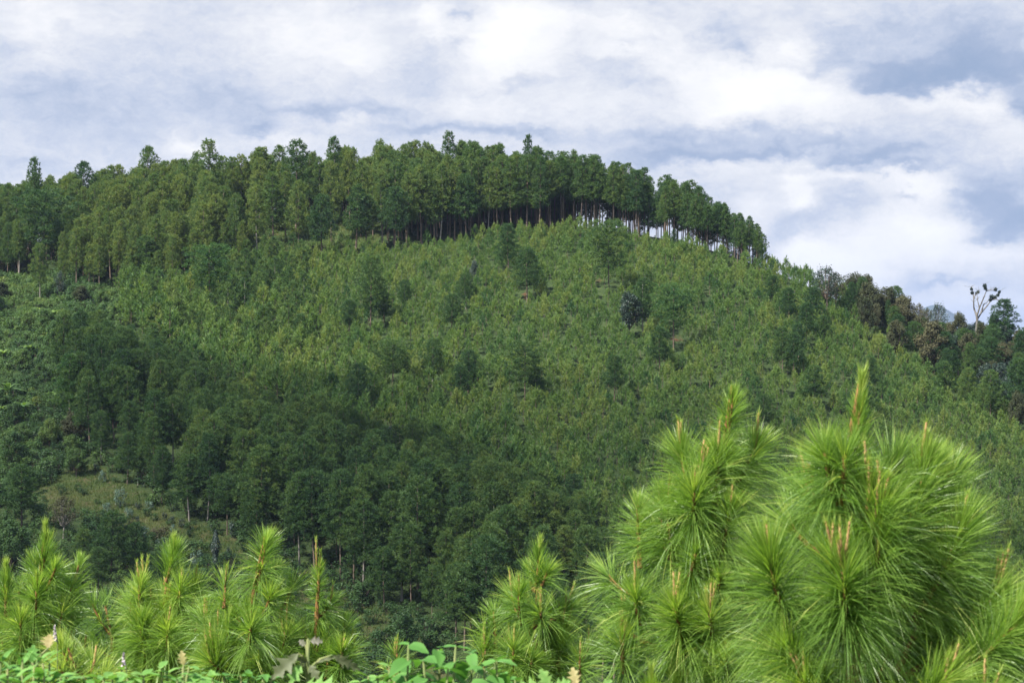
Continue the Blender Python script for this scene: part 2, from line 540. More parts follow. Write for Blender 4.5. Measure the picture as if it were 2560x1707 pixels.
# a low fair-weather cloud up the sun's path whose shadow lies over the lower left of the hill
cc0 = np.array([-36.0, 232.0, -25.0]) + sun_dir * 900
n_a, n_b = 24, 48
th_ = np.linspace(0.02, math.pi - 0.02, n_a)
ph_ = np.arange(n_b) * 2 * math.pi / n_b
T_, P_ = np.meshgrid(th_, ph_, indexing='ij')
dx, dy, dz = np.sin(T_) * np.cos(P_), np.sin(T_) * np.sin(P_), np.cos(T_)
bump = 1 + .16 * np.sin(3 * P_ + 1) * np.sin(T_) + .11 * np.sin(5 * P_ + 4 * T_) + .07 * np.sin(9 * P_ - 3 * T_ + 2)
cv_ = np.stack([cc0[0] + 92 * dx * bump, cc0[1] + 62 * dy * bump, cc0[2] + np.where(dz > 0, 44, 14) * dz * bump], -1).reshape(-1, 3)
ic = np.arange(n_a * n_b).reshape(n_a, n_b)
qc = np.stack([ic[:-1], ic[1:], np.roll(ic[1:], -1, 1), np.roll(ic[:-1], -1, 1)], -1).reshape(-1, 4)
cmat = bpy.data.materials.new('cloud_vapour')
cmat.use_nodes = True
t = NT(cmat.node_tree)
pv = t.n('ShaderNodeVolumePrincipled')
pv.inputs['Color'].default_value = (1, 1, 1, 1)
pv.inputs['Density'].default_value = 0.0065
pv.inputs['Anisotropy'].default_value = 0.4
o = t.n('ShaderNodeOutputMaterial')
t.l(pv.outputs[0], o.inputs['Volume'])
caps = [np.array([ic[0][::-1]]).reshape(1, -1), np.array([ic[-1]]).reshape(1, -1)]
cl_ = put('cloud', make_mesh('cloud', cv_, [qc, caps[0], caps[1]], cmat, smooth=True))
tag(cl_, 'small low white cloud passing over the valley', 'cloud', kind='structure')


# ------------------------------------------------------------------ geometry tools
def unit(a):
    return a / (np.linalg.norm(a, axis=-1, keepdims=True) + 1e-9)


def rand_dirs(n, r):
    return unit(r.normal(size=(n, 3)))


def blades(c, d, L, wd, r):
    """one slim triangle per needle tuft blade"""
    n = len(c)
    side = unit(np.cross(d, rand_dirs(n, r))) * (wd * 0.5)[:, None]
    V = np.empty((n, 3, 3))
    V[:, 0] = c + side
    V[:, 1] = c - side
    V[:, 2] = c + d * L[:, None]
    return V.reshape(-1, 3), np.arange(n * 3).reshape(-1, 3)


def leaf_cards(c, nrm, L, wd, r):
    """diamond leaves"""
    n = len(c)
    ax = unit(np.cross(nrm, rand_dirs(n, r)))
    sd_ = unit(np.cross(nrm, ax))
    V = np.empty((n, 4, 3))
    V[:, 0] = c - ax * (L * .5)[:, None]
    V[:, 1] = c + sd_ * (wd * .5)[:, None] - nrm * (L * .12)[:, None]
    V[:, 2] = c + ax * (L * .5)[:, None]
    V[:, 3] = c - sd_ * (wd * .5)[:, None] - nrm * (L * .12)[:, None]
    return V.reshape(-1, 3), np.arange(n * 4).reshape(-1, 4)


def tube(path, rad_, k=5):
    path = np.asarray(path, float)
    rad_ = np.asarray(rad_, float)
    n = len(path)
    tg = unit(np.gradient(path, axis=0))
    ref = np.array([0.0, 1.0, 0.15]) if abs(tg[0] @ np.array([0.0, 1.0, 0.15])) < .9 else np.array([1.0, 0, 0])
    s1 = unit(np.cross(tg, ref))
    s2 = np.cross(tg, s1)
    a = np.arange(k) * 2 * np.pi / k
    V = path[:, None] + rad_[:, None, None] * (np.cos(a)[None, :, None] * s1[:, None] + np.sin(a)[None, :, None] * s2[:, None])
    V = V.reshape(-1, 3)
    idx = np.arange(n * k).reshape(n, k)
    q_ = np.stack([idx[:-1], np.roll(idx[:-1], -1, 1), np.roll(idx[1:], -1, 1), idx[1:]], -1).reshape(-1, 4)
    V = np.vstack([V, path[-1] + tg[-1] * rad_[-1] * .8])
    tip = np.stack([idx[-1], np.roll(idx[-1], -1), np.full(k, n * k)], -1)
    return V, q_, tip


class Geo:
    def __init__(self):
        self.V, self.T, self.Q, self.ti, self.n = [], [], [], [], 0

    def add(self, V, tris=None, quads=None, tint=0.5):
        V = np.asarray(V)
        if tris is not None and len(tris):
            self.T.append(np.asarray(tris) + self.n)
        if quads is not None and len(quads):
            self.Q.append(np.asarray(quads) + self.n)
        self.V.append(V)
        self.ti.append(np.broadcast_to(np.asarray(tint, float), (len(V),)) if np.ndim(tint) <= 1 and np.size(tint) in (1, len(V)) else np.asarray(tint))
        self.n += len(V)

    def tube(self, path, r_, k=5, tint=0.5):
        V, q_, tp = tube(path, r_, k)
        self.add(V, tris=tp, quads=q_, tint=tint)

    def arrays(self):
        V = np.concatenate(self.V)
        T = np.concatenate(self.T) if self.T else np.zeros((0, 3), int)
        Q = np.concatenate(self.Q) if self.Q else np.zeros((0, 4), int)
        return V, T, Q, np.concatenate(self.ti)

    def mesh(self, name, mat, smooth=False):
        V, T, Q, ti = self.arrays()
        fs = [f for f in (T, Q) if len(f)]
        return make_mesh(name, V, fs, mat, ti, smooth)


# ------------------------------------------------------------------ tree builders (height 1 unit = 1 m, built at real size)
def pine(seed, H=15.0, base=0.45, R=2.6, nb=46, clump=0.62, shape='round', dens=1.0, blade=0.42, bw=0.085, flat=0.7, thin=0.0):
    """returns (trunk Geo, crown Geo): whorled limbs ending in clumps of needle tufts"""
    r = np.random.default_rng(seed)
    tr, cr = Geo(), Geo()
    bend = r.normal(0, .018 * H, 2)
    zs = np.linspace(0, H * .97, 9)
    path = np.stack([bend[0] * np.sin(zs / H * 2.2), bend[1] * np.sin(zs / H * 2.7), zs], -1)
    path[0, 2] = -0.6
    tr.tube(path, np.interp(zs / H, [0, .1, 1], [.0145 * H, .011 * H, .003 * H]), 6)
    cc, cd, cs, ctint = [], [], [], []
    az = r.uniform(0, 6.28)
    for i in range(nb):
        f = (i + r.uniform(0, .9)) / nb                      # 0 crown base, 1 top
        z = H * (base + (0.985 - base) * f)
        if shape == 'round':
            prof = (0.6 + 0.4 * min(1, f / .3)) * max(0.0, 1 - f ** 1.7) ** .75 + .07
        elif shape == 'cone':
            prof = (0.75 + .25 * min(1, f / .15)) * (1 - f) ** .7 + .06
        else:                                                 # flat umbrella tiers
            prof = (0.6 + .4 * min(1, f / .5)) * max(0.0, 1 - f ** 4) ** .5 + .12
        az += 2.4 + r.uniform(-.35, .35)
        ln = R * prof * r.uniform(.65, 1.15)
        up = (0.15 + .75 * f) if shape != 'flat' else .18 + .3 * f
        x0 = np.array([np.interp(z, zs, path[:, 0]), np.interp(z, zs, path[:, 1]), z])
        dr = np.array([math.cos(az), math.sin(az), 0])
        s = np.linspace(0, 1, 4)
        bpth = x0 + dr * (ln * s)[:, None] + np.array([0, 0, 1.0]) * (ln * up * s ** 1.6)[:, None]
        cr.tube(bpth, .018 * ln * (1.2 - s) + .012, 3, tint=-.4)
        ncl = 1 + int(ln / 0.95)
        for k in range(ncl):
            g = 1 - k * .36 / max(1, ln / 2.2)
            if g < .25:
                break
            pos = x0 + dr * ln * g + np.array([0, 0, ln * up * g ** 1.6]) + r.normal(0, .22, 3) * (k > 0)
            latd = np.array([-dr[1], dr[0], 0]) * r.normal(0, .25 * ln * (k > 0) + .1)
            cc.append(pos + latd)
            cd.append(dr * .5 + np.array([0, 0, .8]))
            cs.append(clump * r.uniform(.7, 1.2) * (1 - .25 * f))
            ctint.append(r.uniform(-.2, .2))
    cc.append(path[-1])
    cd.append(np.array([0, 0, 1.]))
    cs.append(clump * .7)
    ctint.append(.1)
    cc, cd, cs, ctint = map(np.array, (cc, cd, cs, ctint))
    keep = r.uniform(size=len(cc)) > thin
    cc, cd, cs, ctint = cc[keep], cd[keep], cs[keep], ctint[keep]
    per = int(9 * dens)
    n = len(cc) * per
    I = np.repeat(np.arange(len(cc)), per)
    off = rand_dirs(n, r) * r.uniform(.25, 1, n)[:, None] ** .6
    off[:, 2] = off[:, 2] * flat + .12
    tc_ = cc[I] + off * cs[I][:, None]
    td = unit(off * 1.0 + unit(cd)[I] * .75)
    nbld = 7
    J = np.repeat(np.arange(n), nbld)
    d = unit(td[J] * .85 + rand_dirs(n * nbld, r) * .9)
    L = blade * r.uniform(.7, 1.2, len(J))
    tt = .45 + ctint[I] + r.uniform(-.12, .12, n)
    V, T = blades(tc_[J], d, L, np.full(len(J), bw) * r.uniform(.7, 1.3, len(J)), r)
    cr.add(V, tris=T, tint=np.repeat(tt[J] + r.uniform(-.05, .05, len(J)), 3))
    return tr, cr


def young_pine(seed, H=2.8, R=0.85, nb=30, per=15):
    """upswept brushes: young plantation pine"""
    r = np.random.default_rng(seed)
    g = Geo()
    g.tube([(0, 0, -.3), (0, 0, H * .5), (0, 0, H * .93)], [.035, .025, .01], 4, tint=.0)
    nt = g.n
    az = 0
    C, D, TT = [], [], []
    for i in range(nb + 1):
        f = i / nb
        if i == nb:
            base_, tip = np.array([0, 0, H * .80]), np.array([0, 0, H * 1.0])
        else:
            az += 2.4 + r.uniform(-.4, .4)
            ln = R * (1 - f * .86) ** .8 * r.uniform(.6, 1.15)
            z0 = H * (.12 + .68 * f)
            dr = np.array([math.cos(az), math.sin(az), 0])
            tip = np.array([0, 0, z0]) + dr * ln + np.array([0, 0, 1.]) * (ln * .9 + .15)
            base_ = tip - (dr * .28 + np.array([0, 0, .6])) * .62
        s = r.uniform(0, 1, per)
        ax = unit(tip - base_)
        C.append(base_ + (tip - base_) * s[:, None])
        D.append(unit(ax * (0.6 + .6 * s)[:, None] + rand_dirs(per, r) * .75))
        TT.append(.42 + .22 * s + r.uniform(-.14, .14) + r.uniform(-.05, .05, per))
    C, D, TT = np.concatenate(C), np.concatenate(D), np.concatenate(TT)
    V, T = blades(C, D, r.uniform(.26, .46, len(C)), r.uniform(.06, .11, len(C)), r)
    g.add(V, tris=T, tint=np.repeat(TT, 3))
    return g, nt


def broadleaf(seed, H=9.0, R=3.0, base=0.3, lobes=14, leaf=0.31, nleaf=5600, open_=0.0, up=.5):
    r = np.random.default_rng(seed)
    tr, cr = Geo(), Geo()
    fork = H * base
    tr.tube([(0, 0, -.6), (r.normal(0, .1), r.normal(0, .1), fork * .6), (r.normal(0, .15), 0, fork)], [.022 * H, .017 * H, .014 * H], 6)
    cen = []
    for i in range(lobes):
        a = i * 2.4 + r.uniform(-.4, .4)
        f = (i + .5) / lobes
        zz = fork + (H - fork) * (.12 + .80 * f)
        rr = R * .72 * math.sqrt(max(0.05, 1 - (2 * f - .8) ** 2 * .8)) * r.uniform(.5, 1.1)
        c = np.array([math.cos(a) * rr, math.sin(a) * rr, zz])
        cen.append((c, R * r.uniform(.26, .44)))
        s = np.linspace(0, 1, 5)[:, None]
        pth = np.array([0, 0, fork * .9]) + (c - np.array([0, 0, fork * .9])) * s + np.array([0, 0, 1]) * (-.12 * rr * np.sin(s * 3.14)) + r.normal(0, .04 * R, (5, 3)) * (s > .1) * (s < .95)
        tr.tube(pth, (.009 * H) * (1.15 - s[:, 0]) + .012, 4)
        for k in range(3):
            e = c + rand_dirs(1, r)[0] * cen[-1][1] * .8
            tr.tube([pth[3], (pth[3] + e) / 2 + r.normal(0, .05, 3), e], [.03, .02, .008], 3)
    per = nleaf // lobes
    for (c, rr) in cen:
        sub = rand_dirs(9, r) * rr * .75 * np.array([1, 1, .75]) + c
        I = r.integers(0, 9, per)
        nrm = rand_dirs(per, r)
        pos = sub[I] + nrm * (rr * .60) * r.uniform(.3, 1, per)[:, None] ** .5
        if open_ > 0:
            k = r.uniform(size=per) > open_
            nrm, pos, I = nrm[k], pos[k], I[k]
        n_ = unit(nrm * .6 + np.array([0, 0, up]) + rand_dirs(len(pos), r) * .6)
        sz = leaf * r.uniform(.7, 1.25, len(pos))
        V, Q = leaf_cards(pos, n_, sz, sz * .62, r)
        tt = .45 + r.uniform(-.10, .10) + r.uniform(-.06, .06, 9)[I] + r.uniform(-.09, .09, len(pos))
        cr.add(V, quads=Q, tint=np.repeat(tt, 4))
    return tr, cr


def shrub(seed, H=1.6, R=1.0, nleaf=420, leaf=.2):
    r = np.random.default_rng(seed)
    g = Geo()
    for k in range(5):
        a = r.uniform(0, 6.28)
        g.tube([(0, 0, -.2), (math.cos(a) * R * .3, math.sin(a) * R * .3, H * .4), (math.cos(a) * R * .6, math.sin(a) * R * .6, H * .8)], [.03, .02, .008], 3, tint=0)
    nt = g.n
    sub = rand_dirs(12, r) * np.array([R, R, H * .5]) * .62 + np.array([0, 0, H * .52])
    I = r.integers(0, 12, nleaf)
    nrm = rand_dirs(nleaf, r)
    pos = sub[I] + nrm * np.array([R, R, H * .6]) * .40 * r.uniform(.4, 1, nleaf)[:, None]
    pos[:, 2] = np.maximum(pos[:, 2], .03)
    sz = leaf * r.uniform(.7, 1.3, nleaf)
    V, Q = leaf_cards(pos, unit(nrm * .6 + np.array([0, 0, .6]) + rand_dirs(nleaf, r) * .5), sz, sz * .6, r)
    tt = .45 + r.uniform(-.13, .13, 12)[I] + r.uniform(-.09, .09, nleaf)
    g.add(V, quads=Q, tint=np.repeat(tt, 4))
    return g, nt


def banana(seed, H=3.2):
    r = np.random.default_rng(seed)
    st, lf = Geo(), Geo()
    st.tube([(0, 0, -.3), (.05, 0, H * .25), (.05, .03, H * .5)], [.16, .13, .09], 7, tint=.4)
    leaves = []
    for k in range(9):
        a = k * 2.4 + r.uniform(-.3, .3)
        el = r.uniform(.5, 1.35)
        L = H * r.uniform(.55, .75)
        dr = np.array([math.cos(a), math.sin(a), 0])
        sdv = np.array([-dr[1], dr[0], 0])
        g = Geo()
        s = np.linspace(0, 1, 9)
        mid = np.array([.05, .03, H * .48]) + dr * (L * s * math.cos(el) + .25 * L * s ** 2)[:, None] + np.array([0, 0, 1]) * (L * s * math.sin(el) - .55 * L * s ** 2.2)[:, None]
        wdt = .26 * np.sin(np.pi * np.clip(s * .9 + .06, 0, 1)) ** .6 * (s > .12) + .015
        V = np.stack([mid + sdv * wdt[:, None] - np.array([0, 0, .06]), mid, mid - sdv * wdt[:, None] - np.array([0, 0, .06])], 1).reshape(-1, 3)
        ii = np.arange(27).reshape(9, 3)
        Q = np.stack([ii[:-1, :-1], ii[:-1, 1:], ii[1:, 1:], ii[1:, :-1]], -1).reshape(-1, 4)
        g.add(V, quads=Q, tint=.5 + r.uniform(-.3, .3))
        leaves.append(g)
    return st, leaves


def solid(gs, name, mats, counts):
    """one mesh, wood faces first material, leaf faces second; COUNTS = wood vertex count"""
    V, T, Q, ti = gs.arrays()
    mi = np.concatenate([(T[:, 0] >= counts), (Q[:, 0] >= counts)]).astype(int) if len(Q) else (T[:, 0] >= counts).astype(int)
    fs = [f for f in (T, Q) if len(f)]
    return make_mesh(name, V, fs, mats, ti, matidx=mi)


# ------------------------------------------------------------------ prototypes
SLIM = [pine(100 + i, H=15, base=.33 + .04 * (i % 3), R=2.5 + .2 * (i % 2), nb=60, clump=.66, shape=['cone', 'round', 'cone'][i % 3], dens=1.12, blade=.46, bw=.10) for i in range(5)]
TALL = [pine(150 + i, H=15, base=.42 + .04 * (i % 3), R=2.3 + .2 * (i % 2), nb=50, clump=.64, shape=['cone', 'round', 'cone'][i % 3], dens=1.12, blade=.46, bw=.10, thin=.08) for i in range(4)]
FULL = [pine(200 + i, H=12, base=.30 + .05 * (i % 2), R=2.8 + .25 * (i % 3), nb=62, clump=.62, shape=['round', 'cone', 'cone', 'round'][i % 4], dens=1.35, blade=.40, bw=.085) for i in range(6)]
MID = [pine(300 + i, H=5, base=.12, R=1.55, nb=38, clump=.42, shape='cone', dens=1.1, blade=.34, bw=.075) for i in range(5)]
YOUNG = [young_pine(400 + i, H=3.1 + .25 * (i % 3), R=.86 + .12 * (i % 2)) for i in range(7)]
FLATP = [pine(500 + i, H=10, base=.38, R=3.0, nb=44, clump=.75, shape='flat', dens=1.2, flat=.42) for i in range(3)]
BROAD = [broadleaf(600 + i, H=8, R=3.0, base=.22, lobes=15) for i in range(4)]
OPENB = [broadleaf(650 + i, H=9, R=2.9, base=.32, lobes=16, nleaf=2800, open_=.3, leaf=.30) for i in range(2)]
SHRUB = [shrub(700 + i, H=1.7, R=1.15) for i in range(6)]

PROTO = {}


def proto(kind, i, wood, leafm):
    """cached (trunk mesh, crown mesh) for a tree kind, with its materials"""
    key = (kind, i, wood, leafm)
    if key not in PROTO:
        tr, cr = {'slim': SLIM, 'tall': TALL, 'full': FULL, 'mid': MID, 'flat': FLATP, 'broad': BROAD, 'open': OPENB}[kind][i]
        PROTO[key] = (tr.mesh('trunk', M[wood]), cr.mesh('crown', M[leafm]))
    return PROTO[key]


HREF = {'tall': 15.0, 'slim': 15.0, 'full': 12.0, 'mid': 5.0, 'flat': 10.0, 'broad': 8.0, 'open': 9.0}
NPROTO = {'tall': 4, 'slim': 5, 'full': 6, 'mid': 5, 'flat': 3, 'broad': 4, 'open': 2}
WREF = {'tall': 5.0, 'slim': 5.0, 'full': 6.6, 'mid': 3.4, 'flat': 7.4, 'broad': 6.6, 'open': 6.4}


def tree(name, kind, i, loc, h, label, cat, group=None, wood='bark', leafm='pine', tint=.5, rot=0, wide=None):
    me_t, me_c = proto(kind, i % NPROTO[kind], wood, leafm)
    s = h / HREF[kind]
    sw = (wide / WREF[kind]) if wide else s
    root = bpy.data.objects.new(name, None)
    link(root)
    root.empty_display_size = 0.5
    root.location = loc
    root.rotation_euler = (0, 0, rot)
    root.scale = (sw, sw, s)
    tag(root, label, cat, group)
    for nm, me in (('trunk', me_t), ('crown', me_c)):
        c = bpy.data.objects.new(nm, me)
        link(c)
        c.parent = root
        c.color = (tint, .5, .5, 1)
    return root


# ------------------------------------------------------------------ where things stand on the hill
taken = []      # (u, v, radius px) of hand-placed things
placed = []     # dict per scattered plant


def free(u, v, k=1.0):
    for (a, b, rr) in taken:
        if abs(u - a) < rr * k and abs(v - b) < rr * .55 * k:
            return False
    return True


# name, kind, variant, u, base v, top v, width px, wood, leaf, tint, label, category, group
HAND = [
    # --- upper left and the ridge above the small clearing
    ('pine_tree', 'flat', 0, 106, 690, 484, 165, 'bark_dark', 'pine', .30, 'broad dark spreading pine, widest crown in the upper left of the hill', 'pine tree'),
    ('pine_tree', 'full', 0, 100, 753, 612, 62, 'bark_pale', 'pine', .72, 'small light green pine with bare pale trunk at the top of the coffee field', 'pine tree'),
    ('broadleaf_tree', 'open', 0, 150, 755, 677, 34, 'bark_dark', 'dark', .5, 'thin dark tree just right of the pale trunked pine above the coffee field', 'tree'),
    ('pine_tree', 'full', 2, 360, 722, 592, 92, 'bark', 'pine', .45, 'round topped pine with shaded trunk where coffee field meets ridge forest', 'pine tree'),
    ('pine_tree', 'flat', 1, 526, 785, 618, 135, 'bark', 'young', .25, 'layered blue green pine standing below the small clearing, left of centre', 'pine tree'),
    ('pine_tree', 'slim', 0, 684, 620, 432, 78, 'bark', 'pine', .60, 'tall pine with long bare trunk standing alone in the small clearing', 'pine tree'),
    ('pine_tree', 'slim', 1, 560, 626, 470, 64, 'bark', 'pine', .6, 'slim pine at the left edge of the small upper clearing', 'pine tree'),
    ('pine_tree', 'slim', 2, 431, 654, 500, 66, 'bark', 'pine', .62, 'slim pine with bare trunk left of the small upper clearing', 'pine tree'),
    ('pine_tree', 'slim', 3, 488, 642, 500, 60, 'bark', 'pine', .55, 'shorter slim pine between two others just left of the clearing', 'pine tree'),
    ('pine_tree', 'slim', 4, 252, 664, 520, 60, 'bark_dark', 'pine', .85, 'yellowish slim pine with dark trunk above the coffee field', 'pine tree'),
    ('pine_tree', 'full', 4, 805, 650, 490, 84, 'bark_dark', 'pine', .2, 'dark dense pine at the right end of the small clearing', 'pine tree'),
    ('pine_tree', 'slim', 0, 889, 637, 465, 72, 'bark', 'pine', .3, 'blue green pine with thin straight trunk right of the small clearing', 'pine tree'),
    ('pine_tree', 'slim', 1, 918, 630, 490, 62, 'bark', 'pine', .4, 'pine with thin trunk, second from the right edge of the small clearing', 'pine tree'),
    ('pine_tree', 'full', 3, 988, 632, 472, 96, 'bark_dark', 'pine', .28, 'wide dark green pine in front of the ridge forest, right of the clearing', 'pine tree'),
    ('pine_tree', 'full', 5, 1167, 604, 440, 90, 'bark_dark', 'pine', .35, 'dark pine at the foot of the ridge forest above the plantation centre', 'pine tree'),
    ('pine_tree', 'slim', 2, 829, 560, 345, 62, 'bark', 'pine', .5, 'airy topped pine poking above the skyline, right of the small clearing', 'pine tree'),
    ('pine_tree', 'slim', 3, 90, 640, 398, 52, 'bark_dark', 'pine', .45, 'tallest narrow pine breaking the skyline at the far left', 'pine tree'),
    ('pine_tree', 'slim', 4, 372, 600, 370, 66, 'bark', 'pine', .62, 'tall yellowish pine standing up from the left skyline', 'pine tree'),
    ('pine_tree', 'slim', 0, 522, 590, 352, 80, 'bark', 'pine', .68, 'highest pale green pine of the left half of the skyline', 'pine tree'),
    ('pine_tree', 'slim', 1, 740, 585, 354, 76, 'bark', 'pine', .45, 'tall dark pine on the skyline above the small clearing', 'pine tree'),
    ('pine_tree', 'slim', 2, 1318, 575, 340, 40, 'bark', 'pine', .3, 'small round headed pine poking above the summit line', 'pine tree'),
    ('pine_tree', 'slim', 3, 1118, 565, 332, 56, 'bark', 'pine', .4, 'highest pine on the hilltop, centre of the skyline', 'pine tree'),
    ('pine_tree', 'slim', 4, 210, 620, 408, 66, 'bark_dark', 'pine', .2, 'dark round pine on the left skyline beside lighter pines', 'pine tree'),
    # --- emergent trees in the young plantation
    ('pine_tree', 'full', 1, 1273, 696, 562, 78, 'bark', 'pine', .28, 'dark layered pine standing in the upper plantation, left of its pair', 'pine tree'),
    ('pine_tree', 'full', 2, 1318, 756, 622, 92, 'bark', 'pine', .32, 'rounded pine with red earth under its trunk in the upper plantation', 'pine tree'),
    ('pine_tree', 'flat', 2, 1522, 744, 560, 132, 'bark_dark', 'pine', .58, 'largest layered pine in the upper plantation with deep shade below', 'pine tree'),
    ('broadleaf_tree', 'broad', 0, 1573, 846, 730, 74, 'bark_dark', 'dark', .55, 'black leaved bushy tree between two pines in the right plantation', 'tree'),
    ('pine_tree', 'full', 0, 1607, 840, 700, 82, 'bark_pale', 'pine', .32, 'pine with pale thin trunk just right of the black leaved tree', 'pine tree'),
    ('pine_tree', 'flat', 0, 1684, 880, 715, 124, 'bark', 'young', .25, 'broad light green pine over bare red soil in the right plantation', 'pine tree'),
    ('pine_tree', 'full', 4, 926, 828, 645, 92, 'bark', 'pine', .5, 'greyish pine with bare lower trunk in the left plantation', 'pine tree'),
    ('pine_tree', 'full', 3, 872, 842, 752, 62, 'bark_dark', 'pine', .28, 'low dark pine just left of the greyish plantation pine', 'pine tree'),
    ('broadleaf_tree', 'broad', 1, 1187, 716, 652, 34, 'bark_dark', 'dark', .9, 'small dark bushy tree left of the paired pines in the upper plantation', 'tree'),
    ('pine_tree', 'cone', 1, 1684, 628, 574, 26, 'bark_dark', 'pine', .1, 'small blackish pine just below the row of bare trunks on the right', 'pine tree'),
    ('pine_tree', 'full', 5, 1640, 600, 500, 62, 'bark', 'pine', .3, 'low bushy pine in front of the bare trunk row on the right skyline', 'pine tree'),
    ('pine_tree', 'flat', 1, 980, 990, 852, 112, 'bark', 'pine', .55, 'layered olive pine in the middle of the hillside', 'pine tree'),
    ('pine_tree', 'flat', 2, 1312, 1016, 862, 116, 'bark', 'pine', .5, 'layered pine in the hillside centre, right of the olive one', 'pine tree'),
    ('pine_tree', 'full', 1, 2060, 860, 790, 62, 'bark', 'pine', .38, 'small dark pine alone low on the right shoulder of the plantation', 'pine tree'),
    ('pine_tree', 'mid', 2, 1930, 700, 652, 22, 'bark_dark', 'pine', .25, 'small pointed pine on the right skyline just past the bare trunk row', 'pine tree'),
    # --- woods on the right shoulder
    ('broadleaf_tree', 'open', 0, 2066, 785, 664, 88, 'bark', 'dark', .8, 'airy see-through tree on the right skyline, first after the plantation', 'tree'),
    ('broadleaf_tree', 'open', 1, 2090, 775, 680, 60, 'bark', 'brown', .5, 'thin brown leaved tree leaning beside the airy skyline tree', 'tree'),
    ('pine_tree', 'cone', 2, 2130, 800, 708, 42, 'bark_dark', 'pine', .2, 'dark narrow pine left of the brown crowned trees on the right skyline', 'pine tree'),
    ('broadleaf_tree', 'broad', 2, 2170, 812, 706, 80, 'bark_dark', 'brown', .5, 'dense brownish round tree on the right skyline beside a dark pine', 'tree'),
    ('broadleaf_tree', 'broad', 3, 2168, 850, 745, 60, 'bark_dark', 'brown', .3, 'dark brown bush like tree below the dense round skyline tree', 'tree'),
    ('pine_tree', 'cone', 3, 2222, 830, 752, 26, 'bark_dark', 'pine', .3, 'slim pointed pine between brown trees on the right skyline', 'pine tree'),
    ('broadleaf_tree', 'broad', 0, 2256, 840, 738, 50, 'bark_dark', 'brown', .75, 'brown topped tree with greener base right of the slim pointed pine', 'tree'),
    ('broadleaf_tree', 'open', 1, 2298, 840, 758, 44, 'bark', 'brown', .9, 'sparse pale tree just left of the blue mountain', 'tree'),
    ('broadleaf_tree', 'open', 0, 2345, 840, 756, 60, 'bark', 'dark', .95, 'leafy grey green tree standing against the blue mountain', 'tree'),
    ('broadleaf_tree', 'open', 1, 2318, 850, 770, 40, 'bark', 'brown', .7, 'small thin tree with the blue mountain showing through it', 'tree'),
    ('broadleaf_tree', 'broad', 1, 2400, 860, 782, 58, 'bark_dark', 'brown', .6, 'rounded grey brown tree right of the blue mountain', 'tree'),
    ('broadleaf_tree', 'broad', 2, 2240, 905, 800, 66, 'bark_dark', 'brown', .6, 'reddish brown tree at the left end of the brown wood', 'tree'),
    ('broadleaf_tree', 'broad', 3, 2335, 935, 805, 100, 'bark_dark', 'brown', .85, 'largest brown crowned tree in the middle of the right wood', 'tree'),
    ('broadleaf_tree', 'broad', 0, 2398, 915, 822, 46, 'bark_dark', 'broad', .25, 'dark green leafy tree right of the largest brown tree', 'tree'),
    ('broadleaf_tree', 'broad', 1, 2300, 880, 790, 60, 'bark_dark', 'brown', .7, 'grey brown tree behind the largest brown crown', 'tree'),
    ('broadleaf_tree', 'broad', 2, 2455, 905, 806, 66, 'bark_dark', 'brown', .5, 'brown tree directly below the bare dead tree', 'tree'),
    ('broadleaf_tree', 'broad', 3, 2480, 925, 840, 84, 'bark_dark', 'brown', .7, 'wide brown bushy tree left of the big dark pine', 'tree'),
    ('pine_tree', 'cone', 4, 2515, 905, 752, 104, 'bark_dark', 'pine', .12, 'big dark conical pine at the right edge beside the dead tree', 'pine tree'),
    ('broadleaf_tree', 'broad', 0, 2484, 870, 790, 46, 'bark_dark', 'dark', .8, 'dark leafy tree tucked between the dead tree and the big conical pine', 'tree'),
    ('pine_tree', 'full', 1, 2560, 960, 830, 84, 'bark_dark', 'pine', .15, 'dark pine cut by the right frame edge below the conical pine', 'pine tree'),
    ('pine_tree', 'full', 3, 2425, 980, 860, 50, 'bark_dark', 'pine', .55, 'narrow green pine in front of the brown wood', 'pine tree'),
    ('pine_tree', 'full', 0, 2360, 1012, 905, 76, 'bark_dark', 'pine', .42, 'round dark pine at the lower edge of the brown wood', 'pine tree'),
    ('pine_tree', 'full', 2, 2418, 1030, 922, 62, 'bark', 'pine', .7, 'lighter pine right of the round dark pine under the brown wood', 'pine tree'),
    ('pine_tree', 'full', 4, 2475, 1062, 928, 76, 'bark', 'pine', .6, 'tall leafy pine near the right edge under the brown wood', 'pine tree'),
    ('pine_tree', 'full', 5, 2545, 1060, 900, 90, 'bark_dark', 'pine', .3, 'dark layered pine at the right edge of the hillside', 'pine tree'),
    ('broadleaf_tree', 'broad', 1, 2545, 1085, 980, 60, 'bark_dark', 'brown', .5, 'brownish bush like tree low at the right edge', 'tree'),
    # --- coffee field and lower left
    ('pine_tree', 'slim', 3, 180, 1090, 888, 86, 'bark_pale', 'young', .30, 'tall pine with pale trunk at the lower right corner of the coffee field', 'pine tree'),
    ('pine_tree', 'slim', 1, 200, 1092, 940, 60, 'bark', 'pine', .4, 'slim pine directly behind the pale trunked pine by the coffee field', 'pine tree'),
    ('broadleaf_tree', 'broad', 3, 124, 1122, 1046, 58, 'bark_dark', 'broad', .85, 'yellow green round tree at the lower edge of the coffee field', 'tree'),
    ('broadleaf_tree', 'broad', 2, 92, 1030, 990, 42, 'bark', 'broad', .95, 'small yellow flat topped tree among the banana plants', 'tree'),
    ('broadleaf_tree', 'broad', 0, 178, 1150, 1086, 52, 'bark', 'broad', .68, 'light green round tree above the grassy strip', 'tree'),
    ('broadleaf_tree', 'broad', 1, 190, 1190, 1120, 72, 'bark', 'broad', .6, 'second light green tree on the top edge of the grassy strip', 'tree'),
    ('pine_tree', 'full', 0, 55, 1320, 1165, 125, 'bark_dark', 'pine', .38, 'large dark pine left of the grassy strip at the lower left', 'pine tree'),
